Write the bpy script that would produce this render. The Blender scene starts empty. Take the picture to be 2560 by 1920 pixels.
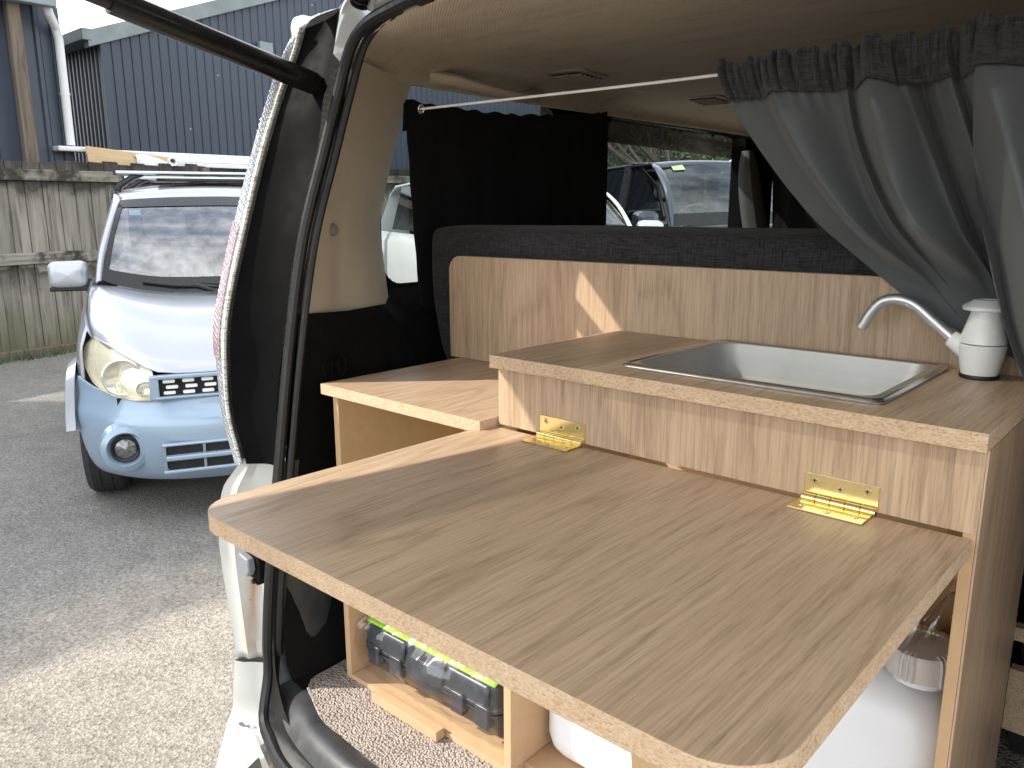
import bpy, bmesh, math, random
from mathutils import Vector, Matrix
random.seed(7)
R = math.radians
SC = bpy.context.scene
COL = SC.collection
G = 1.2565            # height of the sink counter above the ground; kitchen coordinates are measured from it

# ------------------------------------------------------------------ camera, sky, sun, exposure
cam_d = bpy.data.cameras.new('camera')
cam = bpy.data.objects.new('camera', cam_d); COL.objects.link(cam)
yaw, pit, rol = 0.73188, 0.21300, -0.0025
fw = Vector((-math.sin(yaw)*math.cos(pit), math.cos(yaw)*math.cos(pit), -math.sin(pit)))
rt = Vector((math.cos(yaw), math.sin(yaw), 0)); up = rt.cross(fw)
r2 = rt*math.cos(rol)+up*math.sin(rol); u2 = -rt*math.sin(rol)+up*math.cos(rol)
cam.matrix_world = Matrix(((r2.x,u2.x,-fw.x,.74964),(r2.y,u2.y,-fw.y,-.78751),(r2.z,u2.z,-fw.z,.19349+G),(0,0,0,1)))
cam_d.sensor_width = 36; cam_d.lens = 1993.01/2560*36
cam_d.clip_start = .02; cam_d.clip_end = 3000
SC.camera = cam

SUN = Vector((-.573, -.516, .636)).normalized()      # towards the sun
w = bpy.data.worlds.new('World'); SC.world = w; w.use_nodes = True
nt = w.node_tree; N = nt.nodes; L = nt.links
for n in list(N): N.remove(n)
sky = N.new('ShaderNodeTexSky'); sky.sky_type = 'NISHITA'; sky.sun_disc = False
sky.sun_elevation = math.asin(SUN.z); sky.sun_rotation = math.atan2(SUN.x, SUN.y)
sky.air_density = 1.0; sky.dust_density = 1.0; sky.ozone_density = 1.2
tc = N.new('ShaderNodeTexCoord')
mp = N.new('ShaderNodeMapping'); mp.inputs['Scale'].default_value = (1, 1, 1.3)
cl = N.new('ShaderNodeTexNoise'); cl.inputs['Scale'].default_value = 2.3; cl.inputs['Detail'].default_value = 7; cl.inputs['Roughness'].default_value = .58
cr = N.new('ShaderNodeValToRGB'); cr.color_ramp.elements[0].position = .34; cr.color_ramp.elements[1].position = .66
cloudc = N.new('ShaderNodeRGB'); cloudc.outputs[0].default_value = (7.5, 7.5, 7.5, 1)
mix = N.new('ShaderNodeMix'); mix.data_type = 'RGBA'
bg = N.new('ShaderNodeBackground'); bg.inputs['Strength'].default_value = .15
out = N.new('ShaderNodeOutputWorld')
L.new(tc.outputs['Generated'], mp.inputs[0]); L.new(mp.outputs[0], cl.inputs['Vector']); L.new(cl.outputs['Fac'], cr.inputs[0])
hs_ = N.new('ShaderNodeHueSaturation'); hs_.inputs['Saturation'].default_value = .62; L.new(sky.outputs[0], hs_.inputs['Color'])
L.new(cr.outputs[0], mix.inputs['Factor']); L.new(hs_.outputs[0], mix.inputs['A']); L.new(cloudc.outputs[0], mix.inputs['B'])
L.new(mix.outputs['Result'], bg.inputs['Color']); L.new(bg.outputs[0], out.inputs[0])

sd = bpy.data.lights.new('sun', 'SUN'); sd.energy = 2.0; sd.angle = R(.55); sd.color = (1, .93, .82)
sun = bpy.data.objects.new('sun', sd); COL.objects.link(sun)
sun.rotation_euler = SUN.to_track_quat('Z', 'Y').to_euler(); sun.location = (-6, -6, 9)
vs = SC.view_settings
vs.view_transform = 'Standard'; vs.look = 'None'; vs.gamma = 1; vs.exposure = 1.6
try: vs.use_curve_mapping = False
except Exception: pass

# ------------------------------------------------------------------ materials
def new_mat(name):
    m = bpy.data.materials.new(name); m.use_nodes = True
    return m, m.node_tree.nodes, m.node_tree.links, m.node_tree.nodes['Principled BSDF']
def setp(b, **k):
    names = dict(col='Base Color', rough='Roughness', metal='Metallic', spec='Specular IOR Level', trans='Transmission Weight',
                 coat='Coat Weight', coatr='Coat Roughness', alpha='Alpha', ior='IOR', sss='Subsurface Weight', sheen='Sheen Weight')
    for a, v in k.items():
        if a == 'col': v = (*v, 1) if len(v) == 3 else v
        b.inputs[names[a]].default_value = v
def coords(N, L, scale=(1,1,1), rot=(0,0,0), kind='Object'):
    t = N.new('ShaderNodeTexCoord'); m = N.new('ShaderNodeMapping')
    m.inputs['Scale'].default_value = scale; m.inputs['Rotation'].default_value = rot
    L.new(t.outputs[kind], m.inputs[0]); return m.outputs[0]
def noise(N, L, vec, scale, detail=3, rough=.5, dist=0):
    n = N.new('ShaderNodeTexNoise'); n.inputs['Scale'].default_value = scale; n.inputs['Detail'].default_value = detail
    n.inputs['Roughness'].default_value = rough; n.inputs['Distortion'].default_value = dist
    L.new(vec, n.inputs['Vector']); return n.outputs['Fac']
def ramp(N, L, fac, stops):
    r = N.new('ShaderNodeValToRGB'); e = r.color_ramp.elements
    while len(e) < len(stops): e.new(.5)
    for i, (p, c) in enumerate(stops):
        e[i].position = p; e[i].color = (c, c, c, 1) if isinstance(c, (int, float)) else (*c, 1)
    L.new(fac, r.inputs[0]); return r.outputs[0]
def mixc(N, L, f, a, b, mode='MIX'):
    m = N.new('ShaderNodeMix'); m.data_type = 'RGBA'; m.blend_type = mode
    for s, v in (('Factor', f), ('A', a), ('B', b)):
        if isinstance(v, (int, float)): m.inputs[s].default_value = v if s == 'Factor' else (v, v, v, 1)
        elif isinstance(v, tuple): m.inputs[s].default_value = (*v, 1)
        else: L.new(v, m.inputs[s])
    return m.outputs['Result']
def math2(N, L, op, a, b=0.0):
    m = N.new('ShaderNodeMath'); m.operation = op
    for i, v in enumerate((a, b)):
        if isinstance(v, (int, float)): m.inputs[i].default_value = v
        else: L.new(v, m.inputs[i])
    return m.outputs[0]
def bump(N, L, b, h, strength=.3, dist=.002, prev=None):
    n = N.new('ShaderNodeBump'); n.inputs['Strength'].default_value = strength; n.inputs['Distance'].default_value = dist
    L.new(h, n.inputs['Height']); L.new(n.outputs[0], b.inputs['Normal']); return n

def laminate(name, axis):
    """oak-print laminate, grain along one object axis"""
    m, N, L, b = new_mat(name)
    def sc(a, g): return (a, g, a) if axis == 'y' else (a, a, g)
    big = noise(N, L, coords(N, L, sc(8, .9)), 1, 3, .5, .6)
    mid = noise(N, L, coords(N, L, sc(125, 3.4)), 1, 5, .66, .25)
    fine = noise(N, L, coords(N, L, sc(420, 12)), 1, 3, .6, .1)
    por = noise(N, L, coords(N, L, sc(900, 26)), 1, 2, .5)
    arch = noise(N, L, coords(N, L, sc(5.5, .62)), 1, 2, .45, .35)
    ring = math2(N, L, 'FRACT', math2(N, L, 'MULTIPLY', math2(N, L, 'ADD', arch, math2(N, L, 'MULTIPLY', mid, .035)), 17))
    base = ramp(N, L, mid, [(.26, (.435,.308,.204)), (.5, (.505,.364,.247)), (.74, (.565,.420,.294))])
    tone = ramp(N, L, big, [(.3, (.94,.91,.88)), (.7, (1.05,1.05,1.04))])
    c = mixc(N, L, 1, base, tone, 'MULTIPLY')
    rz = ramp(N, L, ring, [(.0, (.80,.77,.74)), (.16, (.97,.96,.95)), (.55, (1.03,1.03,1.03)), (.86, (.98,.97,.96)), (1, (.80,.77,.74))])
    c = mixc(N, L, .75, c, mixc(N, L, 1, c, rz, 'MULTIPLY'))
    c = mixc(N, L, 1, c, ramp(N, L, fine, [(.34, .80), (.55, 1.04)]), 'MULTIPLY')
    near = ramp(N, L, ring, [(.0, 1.0), (.30, .35), (.7, .25), (1, 1.0)])
    pm = math2(N, L, 'MULTIPLY', ramp(N, L, por, [(.60, 0.0), (.66, 1.0)]), near)
    c = mixc(N, L, math2(N, L, 'MULTIPLY', pm, .75), c, (.235,.152,.095))
    L.new(c, b.inputs['Base Color'])
    L.new(ramp(N, L, fine, [(.3, .46), (.7, .32)]), b.inputs['Roughness'])
    setp(b, spec=.40)
    h = math2(N, L, 'SUBTRACT', fine, math2(N, L, 'MULTIPLY', pm, .9))
    bump(N, L, b, h, .20, .0007)
    return m
M = {}
M['lam_y'] = laminate('oak laminate lengthwise', 'y')
M['lam_z'] = laminate('oak laminate upright', 'z')

m, N, L, b = new_mat('raw particleboard edge')
v = coords(N, L); f1 = noise(N, L, coords(N, L, (1,1,1.8)), 330, 3, .65); f2 = noise(N, L, v, 60, 3, .5)
vo = N.new('ShaderNodeTexVoronoi'); vo.inputs['Scale'].default_value = 420; L.new(coords(N, L, (.7,.7,1.6)), vo.inputs['Vector'])
c = ramp(N, L, f1, [(.30, (.22,.130,.075)), (.41, (.50,.365,.245)), (.62, (.60,.465,.335)), (.8, (.66,.54,.41))])
c = mixc(N, L, .30, c, ramp(N, L, math2(N, L, 'FRACT', math2(N, L, 'MULTIPLY', noise(N, L, vo.outputs['Position'], 90, 1), 7)), [(.0, (.40,.27,.165)), (.5, (.62,.48,.34)), (1, (.72,.58,.43))]))
c = mixc(N, L, 1, c, ramp(N, L, f2, [(.3, (1.0,.93,.86)), (.7, (1.1,1.08,1.05))]), 'MULTIPLY')
L.new(c, b.inputs['Base Color']); setp(b, rough=.85, spec=.2); bump(N, L, b, f1, .8, .0014); M['chip'] = m

def simple(name, col, rough=.5, metal=0, var=.06, vscale=8, bs=0, bscale=200, **k):
    m, N, L, b = new_mat(name)
    v = coords(N, L); f = noise(N, L, v, vscale, 5, .6)
    lo = tuple(x*(1-var) for x in col); hi = tuple(min(1, x*(1+var)) for x in col)
    L.new(ramp(N, L, f, [(.3, lo), (.7, hi)]), b.inputs['Base Color'])
    setp(b, rough=rough, metal=metal, **k)
    rr = ramp(N, L, noise(N, L, v, vscale*2.3, 4), [(.3, max(.02, rough*.85)), (.75, min(1, rough*1.18))]); L.new(rr, b.inputs['Roughness'])
    if bs: bump(N, L, b, noise(N, L, v, bscale, 3), bs, .001)
    return m
M['mdf'] = simple('raw mdf', (.52,.345,.20), .75, 0, .05, 40, .15, 500, spec=.25)
M['white_paint'] = simple('white van paint', (.54,.55,.525), .25, 0, .05, 5, coat=.6, coatr=.06)
M['rubber'] = simple('black rubber', (.010,.010,.0105), .45, 0, .3, 30, .2, 300)
M['garnish'] = simple('matt black pillar garnish', (.0022,.0022,.0024), .6, 0, .2, 12, spec=.06)
M['gloss_black'] = simple('satin black plastic', (.011,.011,.012), .27, 0, .25, 12, .04, 60, spec=.4)
M['black_trim'] = simple('black grained trim', (.009,.0088,.009), .7, 0, .15, 30, .5, 700, spec=.12)
M['sill_black'] = simple('worn black sill plastic', (.045,.046,.049), .40, 0, .35, 26, .25, 400)
M['dark_void'] = simple('dark lining', (.012,.012,.013), .9)
M['grey_plastic'] = simple('grey plastic', (.22,.235,.26), .35)
M['beige_trim'] = simple('beige grained trim', (.60,.53,.415), .55, 0, .07, 7, .35, 900, spec=.3)
M['beige_dark'] = simple('beige plastic fitting', (.36,.315,.250), .5, 0, .06, 9)
M['fog_glass'] = simple('fog lamp glass', (.20,.21,.215), .12, .6, .5, 60)
M['hook_grey'] = simple('grey beige coat hook', (.20,.19,.165), .45)
M['chrome'] = simple('chrome', (.75,.75,.76), .12, 1)
M['steel_screw'] = simple('brass plated screw', (.72,.62,.36), .34, 1)
M['alu'] = simple('satin aluminium tube', (.74,.75,.77), .42, 1, .04, 50)
M['alu_bar'] = simple('roof rack aluminium', (.52,.56,.60), .42, 1)
M['white_plastic'] = simple('white glossy plastic', (.80,.81,.80), .28, 0, .02, 6, spec=.5)
M['jerry'] = simple('translucent white polyethylene', (.83,.85,.88), .38, 0, .02, 6, sss=.35)
M['jerry'].node_tree.nodes['Principled BSDF'].inputs['Subsurface Radius'].default_value = (.05,.05,.06)
M['cap_grey'] = simple('pale grey cap plastic', (.58,.55,.53), .42, 0, .03, 9)
M['cord'] = simple('white cord', (.78,.76,.76), .5)
M['green'] = simple('lime green card', (.30,.62,.035), .3, 0, .03, 12, spec=.5)
M['case'] = simple('dark moulded case plastic', (.045,.048,.057), .34, 0, .2, 30, .1, 500)
M['tyre'] = simple('tyre rubber', (.022,.022,.023), .75, 0, .25, 20, .4, 120)
M['dark_under'] = simple('dark underbody', (.012,.012,.012), .9)
M['ochre'] = simple('tan weatherboard offcut', (.50,.36,.20), .7, 0, .1, 7)
M['pale_board'] = simple('white painted board', (.62,.63,.62), .5, 0, .08, 5)
M['white_bag'] = simple('white plastic bag', (.75,.76,.77), .35)
M['roof_grey'] = simple('grey roof flashing', (.20,.235,.25), .5, 0, .12, 3)
M['flash_green'] = simple('weathered barge flashing', (.185,.215,.215), .55, 0, .25, 2.2)
M['pvc'] = simple('white downpipe plastic', (.60,.61,.60), .45, 0, .09, 4)
M['sticker_blue'] = simple('pale blue sticker', (.10,.42,.55), .5)
M['sticker_yel'] = simple('yellow sticker', (.42,.55,.28), .5)
M['seat'] = simple('light grey seat cloth', (.38,.39,.39), .9)
M['dash'] = simple('pale dash plastic', (.30,.31,.31), .7)
M['interior_dark'] = simple('dark car interior', (.03,.033,.036), .9)
M['silver_disc'] = simple('alloy rim', (.55,.56,.58), .35, .8)
M['conc'] = simple('grey concrete kerb', (.22,.215,.20), .9, 0, .2, 6, .5, 90)
M['bark'] = simple('grey bark', (.16,.13,.10), .9, 0, .25, 8)
M['leaf'] = simple('evergreen leaves', (.062,.105,.030), .5, 0, .5, .9)
M['leaf2'] = simple('olive leaves', (.105,.125,.045), .55, 0, .4, .8)
M['white_car'] = simple('white car paint', (.78,.79,.78), .22, 0, .03, 3, coat=.7, coatr=.05)
M['suv_paint'] = simple('dark metallic paint', (.060,.062,.078), .34, .45, .06, 400, coat=.8, coatr=.05)
M['grey_pillar'] = simple('grey pillar trim', (.06,.06,.059), .9)

# brushed stainless sink
m, N, L, b = new_mat('brushed stainless steel')
f = noise(N, L, coords(N, L, (4, 260, 260)), 1, 3); f2 = noise(N, L, coords(N, L), 9, 4)
L.new(ramp(N, L, f2, [(.3, (.42,.42,.417)), (.7, (.50,.50,.497))]), b.inputs['Base Color'])
L.new(ramp(N, L, f, [(.3, .52), (.7, .58)]), b.inputs['Roughness']); setp(b, metal=.8); bump(N, L, b, f, .02, .0003); M['steel'] = m
M['steel_rim'] = simple('polished sink rim', (.66,.67,.66), .24, 1, .03, 30)
# brass
m, N, L, b = new_mat('polished brass')
f = noise(N, L, coords(N, L, (40, 40, 900)), 1, 2)
setp(b, col=(.90,.74,.36), metal=1); L.new(ramp(N, L, f, [(.3, .13), (.7, .24)]), b.inputs['Roughness']); M['brass'] = m

# headliner fabric
m, N, L, b = new_mat('beige ribbed headliner')
v = coords(N, L)
wv = N.new('ShaderNodeTexWave'); wv.bands_direction = 'DIAGONAL'; wv.inputs['Scale'].default_value = 95; wv.inputs['Distortion'].default_value = .6; wv.inputs['Detail'].default_value = 1
L.new(v, wv.inputs['Vector'])
s = noise(N, L, coords(N, L, (2, 7, 7)), 3.2, 6, .65); s2 = noise(N, L, v, 150, 3)
c = ramp(N, L, s, [(.30, (.41,.345,.255)), (.46, (.53,.46,.355)), (.75, (.57,.50,.395))])
c = mixc(N, L, 1, c, ramp(N, L, wv.outputs['Fac'], [(.0, .86), (.6, 1.05)]), 'MULTIPLY')
L.new(c, b.inputs['Base Color']); setp(b, rough=.95, spec=.15, sheen=.15)
bump(N, L, b, math2(N, L, 'ADD', wv.outputs['Fac'], s2), .45, .0016); M['headliner'] = m

def cloth(name, col, weave=900, sheen=.2, var=.25, bs=.5):
    m, N, L, b = new_mat(name)
    a = noise(N, L, coords(N, L, (1, 1, .08)), weave, 2); c2 = noise(N, L, coords(N, L, (.08, .08, 1)), weave, 2)
    f = math2(N, L, 'ADD', a, c2)
    lo = tuple(x*(1-var) for x in col); hi = tuple(x*(1+var) for x in col)
    L.new(ramp(N, L, math2(N, L, 'MULTIPLY', f, .5), [(.36, lo), (.64, hi)]), b.inputs['Base Color'])
    setp(b, rough=.92, spec=.15, sheen=sheen); bump(N, L, b, f, bs, .0009); return m
M['black_cloth'] = cloth('black curtain cloth', (.0105,.0105,.0115), 700, .03, .3)
M['charcoal'] = cloth('charcoal woven upholstery', (.034,.033,.035), 520, .08, .55, .9)
M['band'] = cloth('charcoal hem band', (.040,.040,.042), 520, .12, .6, .9)
m = cloth('grey satin curtain lining', (.098,.106,.109), 1500, .15, .06, .1)
setp(m.node_tree.nodes['Principled BSDF'], rough=.68, spec=.22); M['satin'] = m

# carpet with small loops
m, N, L, b = new_mat('taupe loop carpet')
vo = N.new('ShaderNodeTexVoronoi'); vo.inputs['Scale'].default_value = 230; L.new(coords(N, L), vo.inputs['Vector'])
f = noise(N, L, coords(N, L), 30, 4)
c = ramp(N, L, vo.outputs['Distance'], [(.0, (.50,.44,.40)), (.5, (.42,.365,.33)), (.85, (.20,.17,.15))])
L.new(mixc(N, L, 1, c, ramp(N, L, f, [(.3, .85), (.7, 1.1)]), 'MULTIPLY'), b.inputs['Base Color'])
setp(b, rough=.95, spec=.1); n = bump(N, L, b, vo.outputs['Distance'], 1.0, .004); n.invert = True; M['carpet'] = m

# asphalt and aggregate
m, N, L, b = new_mat('worn asphalt')
v = coords(N, L)
vo = N.new('ShaderNodeTexVoronoi'); vo.inputs['Scale'].default_value = 120; L.new(v, vo.inputs['Vector'])
f = noise(N, L, v, 1.1, 6, .6, .6); f2 = noise(N, L, v, 52, 5, .72); f3 = noise(N, L, v, 7, 4, .6)
stone = ramp(N, L, f2, [(.30, (.085,.081,.075)), (.46, (.195,.187,.172)), (.60, (.285,.272,.248)), (.78, (.43,.41,.375))])
stone = mixc(N, L, .4, stone, ramp(N, L, math2(N, L, 'FRACT', math2(N, L, 'MULTIPLY', noise(N, L, vo.outputs['Position'], 31, 1), 9)), [(.0, (.09,.086,.08)), (.5, (.20,.195,.18)), (1, (.36,.345,.32))]))
stone = mixc(N, L, .55, stone, mixc(N, L, 1, stone, ramp(N, L, f, [(.3, .78), (.5, 1.0), (.72, 1.18)]), 'MULTIPLY'))
stone = mixc(N, L, 1, stone, ramp(N, L, f3, [(.3, .86), (.7, 1.1)]), 'MULTIPLY')
sep = N.new('ShaderNodeSeparateXYZ'); L.new(v, sep.inputs[0])
wob = math2(N, L, 'ADD', sep.outputs['X'], math2(N, L, 'MULTIPLY', f, .9))
near = ramp(N, L, math2(N, L, 'ADD', math2(N, L, 'MULTIPLY', wob, .5), 1.45), [(.42, 0.0), (.60, 1.0)])
stone = mixc(N, L, near, stone, mixc(N, L, 1, stone, (1.30,1.22,1.13), 'MULTIPLY'))      # paler and warmer towards the van
L.new(stone, b.inputs['Base Color']); setp(b, rough=.92, spec=.25)
bump(N, L, b, math2(N, L, 'ADD', f2, math2(N, L, 'MULTIPLY', vo.outputs['Distance'], .7)), .8, .008); M['asphalt'] = m

# weathered fence timber: grain up the board, black mildew at the rails, green moss at the foot
def fence_mat(name, axis):
    m, N, L, b = new_mat(name)
    sc = (26, 26, 1.6) if axis == 'z' else (26, 1.6, 26)
    g = noise(N, L, coords(N, L, sc), 1, 5, .6, .5); big = noise(N, L, coords(N, L), 3.1, 5, .65); oi = N.new('ShaderNodeObjectInfo')
    c = ramp(N, L, g, [(.28, (.09,.081,.065)), (.48, (.235,.217,.185)), (.75, (.325,.305,.268))])
    c = mixc(N, L, 1, c, ramp(N, L, oi.outputs['Random'], [(0.0, (.78,.78,.74)), (1.0, (1.12,1.10,1.08))]), 'MULTIPLY')
    t = N.new('ShaderNodeTexCoord'); sp = N.new('ShaderNodeSeparateXYZ'); L.new(t.outputs['Object'], sp.inputs[0])
    if axis == 'z':
        zz = math2(N, L, 'ADD', sp.outputs['Z'], math2(N, L, 'MULTIPLY', math2(N, L, 'SUBTRACT', big, .5), .55))
        mil = ramp(N, L, math2(N, L, 'MULTIPLY', zz, .5), [(.30, 0.0), (.445, .75), (.455, .0), (.60, .05), (.80, .2), (.875, .85), (.93, .70), (1, .92)])
        c = mixc(N, L, mil, c, (.022,.020,.018))
        moss = ramp(N, L, zz, [(.0, .85), (.22, .60), (.55, 0.0)])
        c = mixc(N, L, math2(N, L, 'MULTIPLY', moss, .75), c, (.085,.092,.024))
    else:
        st = ramp(N, L, noise(N, L, coords(N, L), 1.9, 5, .7), [(.44, 0.0), (.56, .9)])
        c = mixc(N, L, st, c, (.026,.023,.020))
    L.new(c, b.inputs['Base Color']); setp(b, rough=.9, spec=.15); bump(N, L, b, g, .7, .004); return m
M['paling'] = fence_mat('weathered paling', 'z'); M['rail'] = fence_mat('weathered rail', 'y')
m, N, L, b = new_mat('rough old pole timber')
g = noise(N, L, coords(N, L, (20, 20, 1.2)), 1, 5, .65, .6)
L.new(ramp(N, L, g, [(.3, (.060,.045,.032)), (.5, (.135,.105,.078)), (.75, (.19,.155,.12))]), b.inputs['Base Color']); setp(b, rough=.9); bump(N, L, b, g, .8, .01); M['pole'] = m

# painted steel cladding with specks
m, N, L, b = new_mat('dark blue grey steel cladding')
v = coords(N, L); f = noise(N, L, v, .55, 5); sp = noise(N, L, v, 7.5, 2, .5)
c = ramp(N, L, f, [(.3, (.038,.050,.073)), (.7, (.048,.061,.085))])
c = mixc(N, L, ramp(N, L, sp, [(.755, 0.0), (.775, .8)]), c, (.45,.47,.48))
L.new(c, b.inputs['Base Color']); setp(b, rough=.42, spec=.4); M['cladding'] = m

# blue car paint
m, N, L, b = new_mat('pale blue metallic paint')
f = noise(N, L, coords(N, L), 900, 1)
L.new(ramp(N, L, f, [(.3, (.255,.345,.445)), (.7, (.295,.390,.495))]), b.inputs['Base Color']); setp(b, rough=.32, metal=.25, coat=.8, coatr=.05); M['blue_paint'] = m
m, N, L, b = new_mat('silver blue metallic paint')
f = noise(N, L, coords(N, L), 900, 1)
L.new(ramp(N, L, f, [(.3, (.40,.415,.455)), (.7, (.45,.465,.505))]), b.inputs['Base Color']); setp(b, rough=.30, metal=.35, coat=.9, coatr=.04); M['silver_paint'] = m

def glass_mat(name, tint, opac, rough=.02, refl=(1,1,1)):
    """car glass: tinted transparency with a mirror-like skin"""
    m, N, L, b = new_mat(name); N.remove(b); o = N['Material Output']
    t = N.new('ShaderNodeBsdfTransparent'); t.inputs[0].default_value = (*tint, 1)
    g = N.new('ShaderNodeBsdfGlossy'); g.inputs['Roughness'].default_value = rough; g.inputs['Color'].default_value = (*refl, 1)
    ge = N.new('ShaderNodeNewGeometry'); dt = N.new('ShaderNodeVectorMath'); dt.operation = 'DOT_PRODUCT'
    L.new(ge.outputs['Normal'], dt.inputs[0]); L.new(ge.outputs['Incoming'], dt.inputs[1])
    om = math2(N, L, 'SUBTRACT', 1.0, math2(N, L, 'ABSOLUTE', dt.outputs['Value']))
    fr = math2(N, L, 'ADD', .045, math2(N, L, 'MULTIPLY', math2(N, L, 'POWER', om, 5.0), .95))      # reflectance, alike from both sides
    ds = noise(N, L, coords(N, L), 14, 5, .6)
    ad = math2(N, L, 'ADD', fr, math2(N, L, 'MULTIPLY', ds, opac))
    cl = N.new('ShaderNodeClamp'); L.new(ad, cl.inputs[0])
    x = N.new('ShaderNodeMixShader'); L.new(cl.outputs[0], x.inputs[0]); L.new(t.outputs[0], x.inputs[1]); L.new(g.outputs[0], x.inputs[2])
    L.new(x.outputs[0], o.inputs[0]); return m
M['screen'] = glass_mat('windscreen glass', (.62,.66,.67), .34)
M['side_glass'] = glass_mat('dark side glass', (.16,.18,.19), .10)
M['van_glass'] = glass_mat('van window glass', (.66,.72,.72), .03)
M['suv_screen'] = glass_mat('darker windscreen glass', (.42,.47,.48), .12)  # deeper tint and weaker reflection than the other windscreens
M['privacy'] = glass_mat('green tinted privacy glass', (.158,.166,.160), .02)
M['visor'] = glass_mat('smoked acrylic visor', (.40,.35,.33), .02, .25, (.25,.24,.23))
M['film'] = glass_mat('clear shrink film', (.97,.97,.97), .015, .10)
M['hose'] = glass_mat('clear vinyl hose', (.93,.92,.90), .10, .15, (.8,.8,.8))
M['lens'] = glass_mat('clear lamp lens', (.97,.95,.88), .10, .08)

# headlamp bowl, yellowed
M['lamp_bowl'] = simple('yellowed headlamp', (.86,.84,.72), .30, 0, .05, 14, coat=1.0, coatr=.06)
M['lamp_dark'] = simple('headlamp reflector', (.74,.72,.62), .22, .7, .2, 25)
# tail lamp: clear prismatic lens
def prism(name, col, col2):
    m, N, L, b = new_mat(name)
    vo = N.new('ShaderNodeTexVoronoi'); vo.distance = 'MANHATTAN'; vo.inputs['Scale'].default_value = 1; vo.inputs['Randomness'].default_value = .0
    L.new(coords(N, L, (250, 250, 190), (0, R(45), R(30))), vo.inputs['Vector'])
    L.new(ramp(N, L, vo.outputs['Distance'], [(.25, col2), (.75, col)]), b.inputs['Base Color'])
    setp(b, rough=.14, metal=.35, coat=1, coatr=.03); bump(N, L, b, vo.outputs['Distance'], .5, .003); return m
M['prism_clear'] = prism('clear prismatic lens', (.33,.36,.40), (.62,.65,.69))
M['prism_red'] = prism('red tinted prismatic lens', (.40,.27,.30), (.64,.54,.58))
m, N, L, b = new_mat('grubby lens rim')
f = noise(N, L, coords(N, L, (60, 60, 500)), 1, 3)
L.new(ramp(N, L, f, [(.35, (.25,.24,.20)), (.55, (.66,.66,.62))]), b.inputs['Base Color']); setp(b, rough=.25); M['lens_rim'] = m
# bumper paint with dark scrapes along its upper corner
m, N, L, b = new_mat('scraped white bumper paint')
t = N.new('ShaderNodeTexCoord'); sx = N.new('ShaderNodeSeparateXYZ'); L.new(t.outputs['Object'], sx.inputs[0])
f = noise(N, L, coords(N, L, (14, 14, 40)), 1, 4, .65); f2 = noise(N, L, coords(N, L), 6, 4)
zr = ramp(N, L, math2(N, L, 'ADD', math2(N, L, 'MULTIPLY', sx.outputs['Z'], 5.0), -2.0), [(.10, 0.0), (.22, 1.0), (.52, 1.0), (.62, 0.0)])
mk = math2(N, L, 'MULTIPLY', ramp(N, L, f, [(.60, 0.0), (.63, 1.0)]), zr)
c = mixc(N, L, mk, ramp(N, L, f2, [(.3, (.50,.51,.48)), (.7, (.57,.58,.55))]), (.06,.06,.085))
L.new(c, b.inputs['Base Color']); setp(b, rough=.3, coat=.4, coatr=.1); M['bumper_paint'] = m
# rust stained jamb paint
m, N, L, b = new_mat('white jamb paint with rust run')
t = N.new('ShaderNodeTexCoord'); sx = N.new('ShaderNodeSeparateXYZ'); L.new(t.outputs['Object'], sx.inputs[0])
f = noise(N, L, coords(N, L, (30, 30, 5)), 1, 5, .65)
xx = math2(N, L, 'ABSOLUTE', math2(N, L, 'ADD', math2(N, L, 'ADD', sx.outputs['X'], .674), math2(N, L, 'MULTIPLY', math2(N, L, 'SUBTRACT', f, .5), .03)))
mask = ramp(N, L, math2(N, L, 'MULTIPLY', xx, 40), [(.08, 1.0), (.62, 0.0)])
zr = ramp(N, L, math2(N, L, 'ADD', math2(N, L, 'MULTIPLY', sx.outputs['Z'], 3.5), -1.9), [(.28, 0.0), (.38, .35), (.84, .9), (.89, 0.0)])
mk = math2(N, L, 'MULTIPLY', mask, zr)
spots = ramp(N, L, noise(N, L, coords(N, L), 34, 2), [(.74, 0.0), (.77, 1.0)])
c = mixc(N, L, mk, (.56,.57,.54), (.34,.17,.055)); c = mixc(N, L, spots, c, (.16,.09,.05))
L.new(c, b.inputs['Base Color']); setp(b, rough=.3, coat=.5, coatr=.08); M['jamb'] = m

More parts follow.
